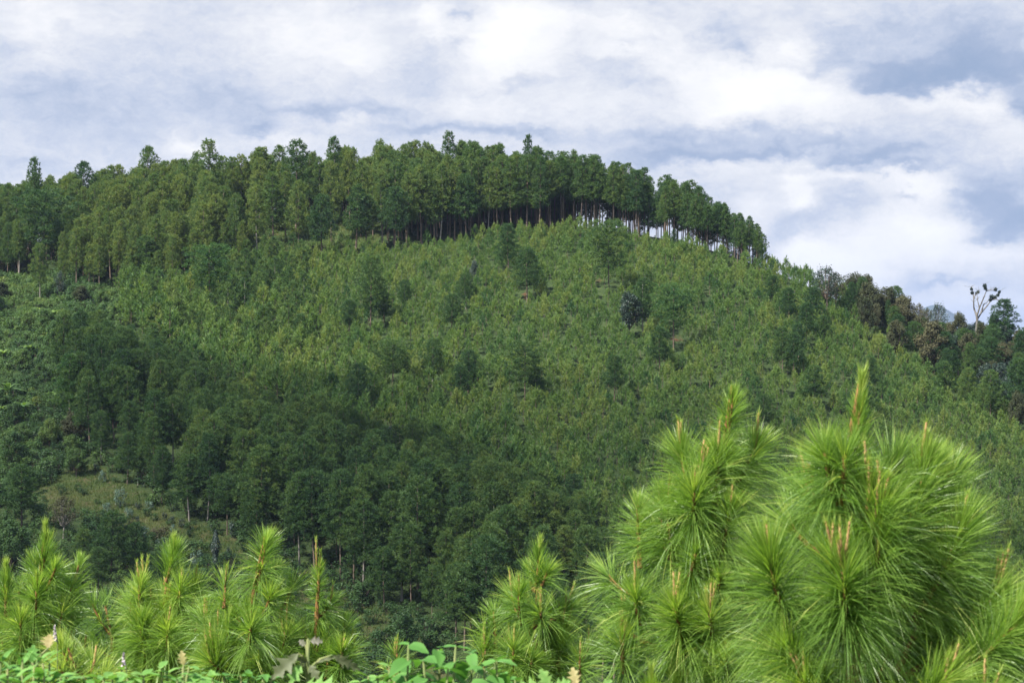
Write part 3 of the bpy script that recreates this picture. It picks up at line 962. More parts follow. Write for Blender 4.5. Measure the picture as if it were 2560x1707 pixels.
    ('broadleaf_tree', 'broad', 2, 28, 1440, 1298, 110, 'bark_dark', 'broad', .4, 'rounded leafy tree at the left edge above the saplings', 'tree'),
    ('broadleaf_tree', 'open', 1, 158, 1345, 1240, 90, 'bark_pale', 'brown', .75, 'grey brown twiggy tree beside the grassy strip', 'tree'),
    ('pine_tree', 'full', 2, 275, 1450, 1282, 120, 'bark_dark', 'pine', .30, 'dense dark pine below the grassy strip, behind the left saplings', 'pine tree'),
    ('pine_tree', 'full', 4, 340, 1450, 1310, 90, 'bark_dark', 'pine', .28, 'dark pine right beside the dense one below the grassy strip', 'pine tree'),
    ('pine_tree', 'full', 5, 205, 1450, 1325, 80, 'bark_dark', 'pine', .6, 'lighter olive pine between the left saplings and the twiggy tree', 'pine tree'),
    ('pine_tree', 'full', 3, 245, 1500, 1370, 80, 'bark_dark', 'pine', .5, 'low pine just above the second left sapling', 'pine tree'),
    ('pine_tree', 'full', 1, 395, 1490, 1380, 80, 'bark_dark', 'pine', .4, 'low dark pine between the grassy strip and the middle left sapling', 'pine tree'),
    ('broadleaf_tree', 'broad', 3, 115, 1480, 1370, 90, 'bark_dark', 'broad', .3, 'dark leafy tree behind the leftmost saplings', 'tree'),
    # --- front of the lower forest, trunks showing
    ('pine_tree', 'full', 0, 252, 1155, 1030, 76, 'bark_pale', 'pine', .42, 'pine with bare trunk at the upper corner of the grassy strip', 'pine tree'),
    ('pine_tree', 'full', 2, 318, 1210, 1085, 84, 'bark', 'pine', .35, 'layered pine on the forest edge above the silvery shrubs', 'pine tree'),
    ('pine_tree', 'flat', 1, 345, 1212, 1120, 66, 'bark_pale', 'pine', .4, 'thin trunked small pine on the forest edge by the grassy strip', 'pine tree'),
    ('pine_tree', 'full', 4, 404, 1255, 1120, 76, 'bark', 'pine', .3, 'pine with straight bare trunk midway along the grassy strip', 'pine tree'),
    ('pine_tree', 'full', 5, 474, 1302, 1140, 110, 'bark_pale', 'pine', .38, 'broad pine with stout pale trunk on the forest edge', 'pine tree'),
    ('pine_tree', 'flat', 0, 568, 1335, 1190, 116, 'bark', 'pine', .36, 'flat topped pine overhanging the grassy strip', 'pine tree'),
    ('pine_tree', 'full', 3, 640, 1380, 1225, 90, 'bark', 'pine', .34, 'pine at the right bend of the grassy strip', 'pine tree'),
    ('pine_tree', 'full', 1, 749, 1414, 1186, 118, 'bark_pale', 'pine', .45, 'tall full pine with long pale trunk above the tallest left sapling', 'pine tree'),
    ('pine_tree', 'slim', 4, 797, 1400, 1180, 84, 'bark', 'pine', .4, 'slim pine just right of the long pale trunk', 'pine tree'),
    ('pine_tree', 'full', 0, 908, 1480, 1255, 128, 'bark_pale', 'pine', .42, 'big full pine with thin pale trunk at the valley centre', 'pine tree'),
    ('pine_tree', 'full', 2, 961, 1520, 1372, 104, 'bark', 'pine', .35, 'lower pine with brown trunk right of the big valley pine', 'pine tree'),
    ('pine_tree', 'slim', 0, 1005, 1500, 1310, 96, 'bark_pale', 'pine', .42, 'slender pine behind the lower brown trunked one', 'pine tree'),
    ('pine_tree', 'full', 4, 1139, 1610, 1412, 112, 'bark', 'pine', .42, 'lowest forest pine with thin brown trunk, left of the middle sapling', 'pine tree'),
    ('pine_tree', 'flat', 2, 1080, 1560, 1420, 80, 'bark', 'pine', .5, 'small layered pine at the very foot of the forest', 'pine tree'),
    ('broadleaf_tree', 'open', 0, 800, 1400, 1300, 70, 'bark', 'brown', .8, 'olive brown leafy tree under the pines, right of the tall left sapling', 'tree'),
    ('pine_tree', 'mid', 0, 625, 1090, 940, 80, 'bark', 'young', .9, 'olive yellow pine in the left middle of the slope', 'pine tree'),
    ('broadleaf_tree', 'broad', 0, 975, 1130, 1065, 50, 'bark_dark', 'dark', .5, 'dark leafed tree in the middle of the lower forest', 'tree'),
    ('broadleaf_tree', 'broad', 1, 1010, 1655, 1520, 90, 'bark_dark', 'broad', .3, 'dark leafy tree at the gully bottom between the saplings', 'tree'),
]
HAND_OBJS = []
rr_ = np.random.default_rng(11)
for h in HAND:
    (name, kind, var, u, vb, vt, wpx, wood, leafm, tint, label, cat) = h
    if kind == 'cone':
        kind, var = 'full', [1, 1, 5, 1, 1][var % 5]
    x, y, z = at_px(u, vb)
    hh = (CY - F * z / y - vt) * y / F
    wd = wpx * y / F
    tree(name, kind, var, (x, y, z), hh, label, cat, None, wood, leafm, tint, rr_.uniform(0, 6.28), wide=wd)
    taken.append((u, vb, max(16, wpx * (.46 if 1150 < u < 1750 and 650 < vb < 900 else .30))))
    placed.append(dict(kind='hand', x=x, y=y, z=z, u=u, v=vb, h=hh, w=wd, cb=.3))

# dead tree with clumps of moss on the right skyline
def dead_tree():
    x, y, z = at_px(2440, 850)
    root = bpy.data.objects.new('dead_tree', None)
    link(root)
    root.location = (x, y, z)
    tag(root, 'bare dead tree with dark clumps on its forked branches, right skyline', 'dead tree')
    k = y / F
    gvp = CY - F * z / y
    P2 = lambda a, b, d=0.0: np.array([(a - 2440) * k, d, (gvp - b) * k])
    g = Geo()
    r = np.random.default_rng(3)
    g.tube([P2(2440, gvp + 8), P2(2441, 830), P2(2443, 800), P2(2441, 782)], [.24, .22, .20, .17], 7)
    put('trunk', g.mesh('trunk', M['bark_grey']), root)
    limbs = [[(2441, 790, 0), (2436, 768, .4), (2437, 745, .8), (2435, 722, 1), (2432, 716, 1)],
             [(2441, 795, 0), (2447, 770, -.4), (2456, 745, -.8), (2462, 728, -1), (2458, 712, -1)],
             [(2442, 800, 0), (2454, 782, .3), (2470, 764, .5), (2480, 750, .6), (2495, 740, .7), (2502, 728, .7)],
             [(2462, 728, -1), (2472, 726, -.9), (2483, 727, -.8), (2488, 722, -.6)],
             [(2447, 770, -.4), (2442, 750, -.5), (2441, 736, -.4)],
             [(2480, 750, .6), (2492, 748, .4), (2502, 752, .3), (2508, 754, .2)],
             [(2454, 782, .3), (2462, 762, 1), (2474, 754, 1.3)], [(2437, 745, .8), (2447, 730, 1), (2450, 726, 1)],
             [(2436, 775, .3), (2433, 755, -.2), (2436, 740, -.5)]]
    for L in limbs:
        pth = np.array([P2(a, b, d) for a, b, d in L])
        gg = Geo()
        n = len(pth)
        gg.tube(pth, np.linspace(.15 if L[0][1] > 780 else .09, .04, n), 5)
        for q_ in range(9):
            s = pth[r.integers(1, n)]
            e = s + np.array([r.normal(0, .5), r.normal(0, .3), abs(r.normal(.4, .3))])
            gg.tube([s, (s + e) / 2 + r.normal(0, .06, 3), e], [.03, .022, .01], 3)
        put('branch', gg.mesh('branch', M['bark_grey']), root)
    for (a, b, d, s) in [(2458, 715, -1, .5), (2460, 722, -1, .4), (2432, 722, 1, .35), (2434, 732, 1, .45), (2449, 730, 1, .38), (2486, 724, -.7, .45),
                         (2481, 742, .6, .6), (2490, 744, .7, .55), (2501, 730, .7, .4), (2478, 750, .6, .4), (2497, 738, .6, .4), (2441, 733, 0, .3)]:
        cg = Geo()
        n = 160
        dd = rand_dirs(n, r)
        c = P2(a, b, d) + dd * s * .72 * r.uniform(.2, 1, n)[:, None]
        V, Q = leaf_cards(c, rand_dirs(n, r), np.full(n, .24), np.full(n, .14), r)
        cg.add(V, quads=Q, tint=np.repeat(r.uniform(.1, .5, n), 4))
        o_ = put('moss_clump', cg.mesh('moss_clump', M['dark']), root)


dead_tree()

# ---- scatter
def scatter(x0, x1, y0, y1, s, seed, jit=.42):
    r = np.random.default_rng(seed)
    gx, gy = np.meshgrid(np.arange(x0, x1, s), np.arange(y0, y1, s * .92))
    gx = gx + (np.arange(gx.shape[0]) % 2)[:, None] * s * .5
    gx = gx.ravel() + r.uniform(-jit, jit, gx.size) * s
    gy = gy.ravel() + r.uniform(-jit, jit, gy.size) * s
    z = terrain(gx, gy)
    u, v = proj(gx, gy, z)
    return gx, gy, z, u, v, r


# crest row for a column: behind it nothing of the ground shows
def crest_y(u):
    return smooth_interp(u, CRU, CRY)


EDGE_U = np.array([-300, 0, 150, 300, 400, 560, 700, 860, 960, 1080, 1170, 1280, 1400, 1500, 1650, 1800, 1900, 1990])
EDGE_V = np.array([705, 708, 718, 735, 735, 690, 645, 640, 640, 620, 604, 592, 582, 592, 616, 652, 682, 650])
LOW_U = np.array([-300, 150, 330, 500, 700, 900, 1100, 1300, 1450, 1560, 1650, 1800])       # young plantation ends, tall forest begins
LOW_V = np.array([720, 750, 830, 950, 1030, 1090, 1150, 1220, 1320, 1420, 1520, 1800])
LF_U = np.array([150, 250, 320, 400, 474, 568, 640, 749, 860, 940, 1020, 1130, 1250, 1700])       # lower (front) edge of tall forest
LF_V = np.array([1090, 1150, 1205, 1250, 1295, 1330, 1375, 1410, 1460, 1505, 1550, 1610, 1700, 1760])

# ridge stand
gx, gy, gz, gu, gv, r = scatter(-125, 80, 300, 405, 2.45, 21)
for x, y, z, u, v in zip(gx, gy, gz, gu, gv):
    if not (-150 < u < 1905) or y > crest_y(u) + 22:
        continue
    yc = crest_y(u)
    if v > np.interp(u, EDGE_U, EDGE_V) and y < yc:
        continue
    if poly_mask(np.array(u), np.array(v), MEADOW_TOP) and y < yc and r.uniform() < .9:
        continue
    if u > 1430 and y > yc + 12:
        continue
    if u < 1100 and y > yc + 10 and r.uniform() < .35:
        continue
    if not free(u, v):
        continue
    hpx = np.interp(u, [0, 200, 500, 800, 1200, 1500, 1750, 1850, 1900], [170, 176, 190, 188, 192, 180, 148, 118, 104])
    h = hpx * y / F * r.uniform(.86, 1.06) * (r.uniform(.5, .95) if v > 650 and u < 620 else 1)
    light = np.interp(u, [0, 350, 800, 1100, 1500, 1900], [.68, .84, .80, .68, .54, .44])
    kind = 'tall' if u > 1360 else ('slim' if (u > 1050 or r.uniform() < .55) else 'full')
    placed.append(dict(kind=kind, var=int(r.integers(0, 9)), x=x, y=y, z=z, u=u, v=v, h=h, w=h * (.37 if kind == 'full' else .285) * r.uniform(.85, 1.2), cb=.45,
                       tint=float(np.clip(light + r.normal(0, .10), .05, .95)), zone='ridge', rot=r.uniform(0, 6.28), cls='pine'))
# lower forest, growing taller towards the valley
gx, gy, gz, gu, gv, r = scatter(-75, 30, 176, 300, 3.0, 22)
for x, y, z, u, v in zip(gx, gy, gz, gu, gv):
    lo, hi = np.interp(u, LOW_U, LOW_V), np.interp(u, LF_U, LF_V)
    if u < 150 or u > 1720 or v < lo or v > hi or not free(u, v, .8):
        continue
    f = (v - lo) / 260.0
    if f < .6 and r.uniform() < .0:
        continue
    if f > .8 and r.uniform() < .35:
        continue
    h = np.interp(f, [0, .35, .8, 1.2], [4.2, 6.5, 9.5, 10.5]) * r.uniform(.8, 1.15)
    kind = 'mid' if f < .18 else 'full'
    lightp = .52 + .12 * math.sin(u / 170.) * math.cos(v / 110.)
    placed.append(dict(kind=kind, var=int(r.integers(0, 9)), x=x, y=y, z=z, u=u, v=v, h=h, w=(h * .5 if kind == 'full' else h * .62) * r.uniform(.85, 1.15), cb=.25,
                       tint=float(np.clip(lightp + r.normal(0, .11), .05, .95)), zone='lower', rot=r.uniform(0, 6.28), cls='pine'))
# young plantation
gx, gy, gz, gu, gv, r = scatter(-95, 110, 176, 372, 2.0, 23)
for x, y, z, u, v in zip(gx, gy, gz, gu, gv):
    if u < 60 or u > 2640 or y > crest_y(u) + 3:
        continue
    if v < np.interp(u, EDGE_U, EDGE_V) and u < 1905:
        continue
    if v > np.interp(u, LOW_U, LOW_V) or v > 1760:
        continue
    if poly_mask(np.array(u), np.array(v), COFFEE) or poly_mask(np.array(u), np.array(v), MEADOW_TOP):
        continue
    # woods and taller trees on the right shoulder
    if u > 2150 and v < np.interp(u, [2150, 2200, 2350, 2450, 2640], [830, 860, 960, 1010, 1060]) and r.uniform() < .75:
        continue
    if not free(u, v, .62):
        continue
    if any(((u - b[0]) / b[2]) ** 2 + ((v - b[1]) / b[3]) ** 2 < .35 and b[4] > .6 for b in BARE):
        continue
    dlow = (np.interp(u, LOW_U, LOW_V) - v)
    grow = (r.uniform(.9, 1.25) if u < 820 and v < 900 else 1) * np.interp(dlow, [0, 60, 300], [1.5, 1.3, 1.0]) * np.interp(u, [60, 500, 900], [1.35, 1.15, 1.0])
    h = 3.15 * grow * r.uniform(.62, 1.28)
    pt = .60 + .10 * math.sin(x / 9. + 1.3) * math.cos(y / 7.) + .06 * math.sin(x / 3.1) - (.14 if dlow < 60 else 0)
    if r.uniform() < .06:
        pt -= .4
    placed.append(dict(kind='young', var=int(r.integers(0, 7)), x=x, y=y, z=z, u=u, v=v, h=h, w=h * .8, cb=.1,
                       tint=float(np.clip(pt + r.normal(0, .17), .02, .98)), zone='young', rot=r.uniform(0, 6.28), cls='young'))
    if u < 760 and v < 900 and r.uniform() < .22:
        hh = r.uniform(4.0, 6.5)
        placed[-1].update(kind='mid', var=int(r.integers(0, 5)), h=hh, w=hh * .6, cb=.15, tint=float(r.uniform(.4, .75)), zone='emerg', cls='pine')
    if r.uniform() < .008 and 760 < u < 2350 and v > 640:
        hh = r.uniform(4.8, 7.5)
        placed[-1].update(kind='full', var=int(r.integers(0, 6)), h=hh, w=hh * r.uniform(.55, .75), cb=.2, tint=float(r.uniform(.15, .42)), zone='emerg', cls='pine')
# mixed wood on the right shoulder
gx, gy, gz, gu, gv, r = scatter(58, 125, 285, 352, 3.6, 27)
for x, y, z, u, v in zip(gx, gy, gz, gu, gv):
    if u < 2130 or u > 2680 or y > crest_y(u) + 18:
        continue
    if y < crest_y(u) and v > np.interp(u, [2130, 2200, 2300, 2400, 2450, 2680], [790, 840, 930, 990, 1020, 1090]):
        continue
    if not free(u, v, .45):
        continue
    lowpart = v > np.interp(u, [2130, 2300, 2450, 2680], [800, 890, 950, 990])
    br = r.uniform() < (.2 if lowpart else .5)
    h = r.uniform(4.6, 7.2) * (.66 if 2270 < u < 2490 and v < 900 else 1.0)
    placed.append(dict(kind='broad' if (br or r.uniform() < .4) else 'full', var=int(r.integers(0, 6)), x=x, y=y, z=z, u=u, v=v, h=h, w=h * r.uniform(.62, .85), cb=.2,
                       tint=float(np.clip((.6 if br else .33) + r.normal(0, .13), .05, .95)), zone='wood', rot=r.uniform(0, 6.28), cls='wood', leafm='brown' if br else None))
# shade trees over the coffee
gx, gy, gz, gu, gv, r = scatter(-108, -40, 225, 345, 7.0, 29)
for x, y, z, u, v in zip(gx, gy, gz, gu, gv):
    if u < -60 or not (poly_mask(np.array(u), np.array(v), COFFEE) or (u < 120 and 1200 < v < 1500)) or not free(u, v, .8) or r.uniform() < .35:
        continue
    h = r.uniform(2.8, 5.2)
    placed.append(dict(kind='broad', var=int(r.integers(0, 6)), x=x, y=y, z=z, u=u, v=v, h=h, w=h * r.uniform(.8, 1.1), cb=.15,
                       tint=float(np.clip(.5 + r.normal(0, .17), .05, .95)), zone='shade', rot=r.uniform(0, 6.28), cls='shade', leafm='broad' if r.uniform() < .8 else 'brown'))
# coffee bushes
gx, gy, gz, gu, gv, r = scatter(-108, -40, 240, 352, 1.75, 24)
for x, y, z, u, v in zip(gx, gy, gz, gu, gv):
    if u < -120 or not poly_mask(np.array(u), np.array(v), COFFEE) or not free(u, v, .5):
        continue
    h = r.uniform(1.3, 2.5)
    darkp = .50 + .16 * math.sin(u / 45.) * math.cos(v / 60.) + (-.2 if v > 1040 and u > 60 else 0)
    placed.append(dict(kind='shrub', var=int(r.integers(0, 6)), x=x, y=y, z=z, u=u, v=v, h=h, w=h * 1.25, cb=.0,
                       tint=float(np.clip(darkp + r.normal(0, .12), .05, .95)), zone='coffee', rot=r.uniform(0, 6.28), cls='bush'))

# ---- which ones show largest: coarse painter's visibility
S = 0.4
GW, GH = int(2560 * S), int(1707 * S)
owner = np.full((GH, GW), -1, np.int32)
order = sorted(range(len(placed)), key=lambda i: -placed[i]['y'])     # far first, near overwrites
FG = [(0, 1380, 210), (210, 1420, 220), (420, 1380, 480), (900, 1600, 500), (1180, 1440, 260), (1430, 1200, 480), (1640, 1050, 320), (1960, 1050, 520)]
for i in order:
    d = placed[i]
    top = d['v'] - d['h'] * F / d['y']
    cbv = d['v'] - d['h'] * F / d['y'] * d['cb']
    cu, cv, ru, rv = d['u'] * S, (top + cbv) / 2 * S, d['w'] * F / d['y'] / 2 * S * .8, (cbv - top) / 2 * S
    u0, u1, v0, v1 = int(max(0, cu - ru)), int(min(GW, cu + ru + 1)), int(max(0, cv - rv)), int(min(GH, cv + rv + 1))
    if u1 <= u0 or v1 <= v0:
        continue
    yy, xx = np.mgrid[v0:v1, u0:u1]
    mk = ((xx - cu) / max(ru, .7)) ** 2 + ((yy - cv) / max(rv, .7)) ** 2 <= 1
    owner[v0:v1, u0:u1][mk] = i
for (a, b, wpx) in FG:
    owner[int(b * S):, int(a * S):int((a + wpx) * S)] = -1
cnt = np.bincount(owner[owner >= 0].ravel(), minlength=len(placed))

n_hand_pine = sum(1 for h in HAND if h[0] == 'pine_tree')
idx_of = lambda c: sorted([i for i, d in enumerate(placed) if d.get('cls') == c], key=lambda i: -cnt[i])
n_hand_pine += sum(1 for d in placed if d.get('cls') == 'wood' and d['kind'] == 'full')
pick_pine = idx_of('pine')[:296 - n_hand_pine]
pick_young = idx_of('young')[:300]
pick_bush = idx_of('bush')[:290]
print('scattered', {c: len(idx_of(c)) for c in ('pine', 'young', 'bush')})

# ---- labels: small neighbourhoods named by what one can find, then an ordinal inside each
ORD = ['leftmost', 'second', 'third', 'fourth', 'fifth', 'sixth', 'seventh', 'eighth', 'ninth', 'tenth', 'eleventh', 'twelfth', 'thirteenth', 'fourteenth', 'fifteenth', 'sixteenth',
       'seventeenth', 'eighteenth', 'nineteenth', 'twentieth', 'twenty-first', 'twenty-second', 'twenty-third', 'twenty-fourth', 'twenty-fifth', 'twenty-sixth', 'twenty-seventh', 'twenty-eighth']


def ordinal_labels(ids, what, cells):
    """cells: list of (phrase, test(u, v)); returns {i: label}"""
    res, left = {}, list(ids)
    for phrase, test in cells:
        mine = sorted([i for i in left if test(placed[i]['u'], placed[i]['v'])], key=lambda i: placed[i]['u'])
        left = [i for i in left if i not in set(mine)]
        for k, i in enumerate(mine):
            if k == 0:
                res[i] = f"leftmost {what} {phrase}"
            elif k == len(mine) - 1:
                res[i] = f"rightmost {what} {phrase}"
            else:
                res[i] = f"{ORD[k] if k < len(ORD) else 'later'} {what} from left {phrase}"
    return res


def cell(u0, u1, v0, v1):
    return lambda u, v: u0 <= u < u1 and v0 <= v < v1


def grid_cells(us, vs, names_u, names_v):
    cs = []
    for j in range(len(vs) - 1):
        for i in range(len(us) - 1):
            cs.append((f"{names_v[j]} {names_u[i]}".strip(), cell(us[i], us[i + 1], vs[j], vs[j + 1])))
    return cs


ridge_names = ['at the left edge of the ridge', 'near the skyline pine at far left', 'left of the tall yellowish pine', 'around the tall yellowish pine', 'left of the clearing',
               'above the left half of the clearing', 'above the right half of the clearing', 'just right of the clearing', 'left of the highest pine', 'right of the highest pine',
               'around the round headed pine', 'above the largest plantation pine', 'over the bare trunk row', 'where the trunk row slopes down', 'at the right tip of the ridge']
ridge_us = [-200, 60, 170, 300, 430, 540, 660, 800, 940, 1080, 1220, 1360, 1480, 1620, 1760, 2000]
ridge_cells = grid_cells(ridge_us, [0, 585, 1000], ridge_names, ['of the back row', 'of the front row'])
low_cells = grid_cells([100, 300, 420, 540, 660, 780, 900, 1020, 1140, 1260, 1400, 1800], [700, 900, 1000, 1100, 1200, 1300, 1800],
                       ['above the coffee field corner', 'above the silvery shrubs', 'above the stout pale trunk', 'over the tallest left sapling', 'over the long pale trunk', 'over the valley pine',
                        'left of the middle sapling', 'straight over the middle sapling', 'right of the middle sapling', 'left of the double sapling', 'behind the double sapling'],
                       ['highest on the slope', 'high on the slope', 'halfway down the slope', 'below halfway down', 'low on the slope', 'lowest on the slope'])
young_cells = grid_cells([-50, 300, 500, 700, 900, 1050, 1200, 1350, 1500, 1650, 1800, 1950, 2100, 2250, 2400, 2700], [500, 700, 800, 880, 940, 1000, 1060, 1120, 1200, 1300, 1800],
                         ['beside the coffee field', 'by the layered blue green pine', 'below the small clearing', 'near the greyish pine', 'near the olive pine', 'left of the paired pines', 'below the paired pines',
                          'below the largest pine', 'below the black leaved tree', 'left of the double sapling tip', 'above the double sapling', 'between the two big saplings', 'right of the yellow sapling tip',
                          'below the brown wood', 'at the right edge'],
                         ['in the top rows', 'in the upper rows', 'in upper middle rows', 'in the middle rows', 'just under the middle rows', 'in lower middle rows', 'in the low rows', 'in very low rows', 'in the last rows', 'in the bottom rows'])
bush_cells = grid_cells([-100, 40, 80, 120, 170, 240, 360], [550, 740, 800, 850, 900, 950, 1000, 1060, 1120, 1300],
                        ['at the left edge', 'left of the bananas', 'among the bananas', 'right of the bananas', 'beside the young pines', 'at the field corner'],
                        ['in the top row', 'in the second row', 'in the third row', 'in the fourth row', 'in the fifth row', 'in the sixth row', 'in the seventh row', 'in the eighth row', 'in the bottom row'])
wood_cells = grid_cells([2000, 2230, 2310, 2390, 2470, 2800], [600, 860, 900, 940, 980, 1300],
                        ['left of the slim pointed pine', 'under the blue mountain', 'around the largest brown tree', 'below the dead tree', 'by the big conical pine'],
                        ['in the skyline row', 'in upper wood', 'in mid wood', 'in lower wood', 'at wood foot'])
LAB = {}
pick_wood = idx_of('wood')
for what, test in (('brown leaved tree', lambda d: d['leafm'] == 'brown'), ('dark leafy tree', lambda d: d['kind'] == 'broad' and d['leafm'] != 'brown'), ('dark pine', lambda d: d['kind'] == 'full')):
    LAB.update(ordinal_labels([i for i in pick_wood if test(placed[i])], what, wood_cells))
LAB.update(ordinal_labels([i for i in pick_pine if placed[i]['zone'] == 'ridge'], 'ridge pine', ridge_cells))
LAB.update(ordinal_labels([i for i in pick_pine if placed[i]['zone'] == 'lower'], 'pine', low_cells))
LAB.update(ordinal_labels([i for i in pick_pine if placed[i]['zone'] == 'emerg'], 'taller pine', young_cells))
LAB.update(ordinal_labels(pick_young, 'young pine', young_cells))
LAB.update(ordinal_labels(pick_bush, 'coffee bush', bush_cells))

for i in pick_pine:
    d = placed[i]
    pal = RNG.uniform() < (.12 if d['zone'] == 'lower' else .2)
    tree('pine_tree', d['kind'], d['var'], (d['x'], d['y'], d['z']), d['h'], LAB.get(i, 'pine in the dense forest on the hill'), 'pine tree',
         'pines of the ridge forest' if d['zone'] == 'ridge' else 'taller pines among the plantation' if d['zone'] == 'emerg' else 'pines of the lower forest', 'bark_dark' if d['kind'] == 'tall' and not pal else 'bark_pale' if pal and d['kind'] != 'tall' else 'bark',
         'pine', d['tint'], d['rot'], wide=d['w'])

pick_shade = idx_of('shade')
LAB.update(ordinal_labels(pick_shade, 'shade tree', bush_cells[:0] + grid_cells([-100, 60, 130, 200, 400], [550, 760, 840, 920, 1000, 1080, 1160, 1260, 1600],
                                                                              ['at the left edge', 'among the bananas', 'right of the bananas', 'by the young pines'],
                                                                              ['topmost', 'high', 'upper', 'midway', 'lower', 'low', 'under', 'below'])))
for i in pick_shade:
    d = placed[i]
    LAB[i] = LAB[i].replace('topmost', 'highest in the coffee field').replace('midway', 'halfway down the coffee field').replace('under at', 'just under the coffee field, at').replace('below at', 'below the coffee field, at')
    LAB[i] = LAB[i] if 'field' in LAB[i] else LAB[i] + ' in the coffee field'
    tree('broadleaf_tree', 'broad', d['var'], (d['x'], d['y'], d['z']), d['h'], LAB[i], 'tree', 'shade trees of the coffee field', 'bark', d['leafm'], d['tint'], d['rot'], wide=d['w'])
for i in pick_wood:
    d = placed[i]
    if d['kind'] == 'broad':
        tree('broadleaf_tree', 'broad', d['var'], (d['x'], d['y'], d['z']), d['h'], LAB.get(i), 'tree', 'trees of the mixed wood on the shoulder', 'bark_dark', d['leafm'] or 'dark', d['tint'] + (.2 if not d['leafm'] else 0), d['rot'], wide=d['w'])
    else:
        tree('pine_tree', 'full', d['var'], (d['x'], d['y'], d['z']), d['h'], LAB.get(i), 'pine tree', 'trees of the mixed wood on the shoulder', 'bark_dark', 'pine', d['tint'], d['rot'], wide=d['w'] * .8)

young_me = [solid(g, 'young_pine', [M['bark'], M['young']], nt) for g, nt in YOUNG]
HY = [3.1 + .25 * (i % 3) for i in range(7)]
for i in pick_young:
    d = placed[i]
    s = d['h'] / HY[d['var']]
    o = put('young_pine', young_me[d['var']], None, (d['x'], d['y'], d['z']), d['rot'], s)
    o.color = (d['tint'], .5, .5, 1)
    tag(o, LAB.get(i, 'young pine of the hillside plantation'), 'young pine', 'young pines of the plantation')
shrub_me = [solid(g, 'coffee_bush', [M['bark_dark'], M['broad']], nt) for g, nt in SHRUB]
for i in pick_bush:
    d = placed[i]
    s = d['h'] / 1.7
    o = put('coffee_bush', shrub_me[d['var']], None, (d['x'], d['y'], d['z']), d['rot'], s)
    o.color = (d['tint'], .5, .5, 1)
    tag(o, LAB.get(i, 'coffee bush on the left slope'), 'bush', 'bushes of the coffee field')


# ---- the rest of each kind as one merged object
def merge_list(items, getgeo, href):
    """items: placed dicts; getgeo(d) -> (V, T, Q, tint, woodcount); merged arrays with material index"""
    by = {}
    for d in items:
        by.setdefault((d['kind'], d['var']), []).append(d)
    Vs, Ts, Qs, Tis, mT, mQ, n = [], [], [], [], [], [], 0
    for key, ds in by.items():
        V, T, Q, ti, wc = getgeo(ds[0])
        k = len(ds)
        rot = np.array([d['rot'] for d in ds])
        s = np.array([d['h'] / href(d) for d in ds])
        sw = np.array([d.get('sw', d['h'] / href(d)) for d in ds])
        loc = np.array([(d['x'], d['y'], d['z']) for d in ds])
        c, sn = np.cos(rot)[:, None], np.sin(rot)[:, None]
        X_ = (V[None, :, 0] * c - V[None, :, 1] * sn) * sw[:, None] + loc[:, 0:1]
        Y_ = (V[None, :, 0] * sn + V[None, :, 1] * c) * sw[:, None] + loc[:, 1:2]
        Z_ = V[None, :, 2] * s[:, None] + loc[:, 2:3]
        Vs.append(np.stack([X_, Y_, Z_], -1).reshape(-1, 3).astype(np.float32))
        offs = (n + np.arange(k) * len(V))[:, None, None]
        if len(T):
            Ts.append((T[None] + offs).reshape(-1, 3))
            mT.append(np.tile((T[:, 0] >= wc).astype(np.int32), k))
        if len(Q):
            Qs.append((Q[None] + offs).reshape(-1, 4))
            mQ.append(np.tile((Q[:, 0] >= wc).astype(np.int32), k))
        tv = np.array([d['tint'] - .5 for d in ds])
        Tis.append((ti[None] + tv[:, None]).ravel().astype(np.float32))
        n += k * len(V)
    fs, mi = [], []
    if Ts:
        fs.append(np.concatenate(Ts)); mi.append(np.concatenate(mT))
    if Qs:
        fs.append(np.concatenate(Qs)); mi.append(np.concatenate(mQ))
    return np.concatenate(Vs), fs, np.concatenate(Tis), np.concatenate(mi)


def pine_arrays(d):
    tr, cr = {'slim': SLIM, 'tall': TALL, 'full': FULL, 'mid': MID}[d['kind']][d['var'] % NPROTO[d['kind']]]
    g = Geo()
    a = tr.arrays(); b = cr.arrays()
    g.add(a[0], a[1], a[2], .5)
    g.add(b[0], b[1], b[2], b[3])
    V, T, Q, ti = g.arrays()
    return V, T, Q, ti, len(a[0])


def merged_obj(name, items, getgeo, href, mats, label, cat):
    if not items:
        return
    V, fs, ti, mi = merge_list(items, getgeo, href)
    o = put(name, make_mesh(name, V, fs, mats, ti, matidx=mi))
    tag(o, label, cat, kind='stuff')
    print(name, len(items), 'things', len(mi), 'faces')


sel = set(pick_pine)
rest = [placed[i] for i in idx_of('pine') if i not in sel]
for d in rest:
    d['var'] = d['var'] % NPROTO[d['kind']]
    d['sw'] = d['w'] / WREF[d['kind']]
merged_obj('pine_forest', rest, pine_arrays, lambda d: HREF[d['kind']], [M['bark'], M['pine']], 'mass of pines filling the ridge and lower forest behind the nearer pines', 'pine forest')
sel = set(pick_young)
rest = [placed[i] for i in idx_of('young') if i not in sel]
merged_obj('young_pine_plantation', rest, lambda d: (*YOUNG[d['var']][0].arrays(), YOUNG[d['var']][1]), lambda d: HY[d['var']], [M['bark'], M['young']],
           'dense carpet of small young pines covering the middle of the hill', 'pine plantation')
sel = set(pick_bush)
rest = [placed[i] for i in idx_of('bush') if i not in sel]
merged_obj('coffee_bushes_mass', rest, lambda d: (*SHRUB[d['var']][0].arrays(), SHRUB[d['var']][1]), lambda d: 1.7, [M['bark_dark'], M['broad']],
           'thick green undergrowth filling the coffee field between the bushes', 'undergrowth')

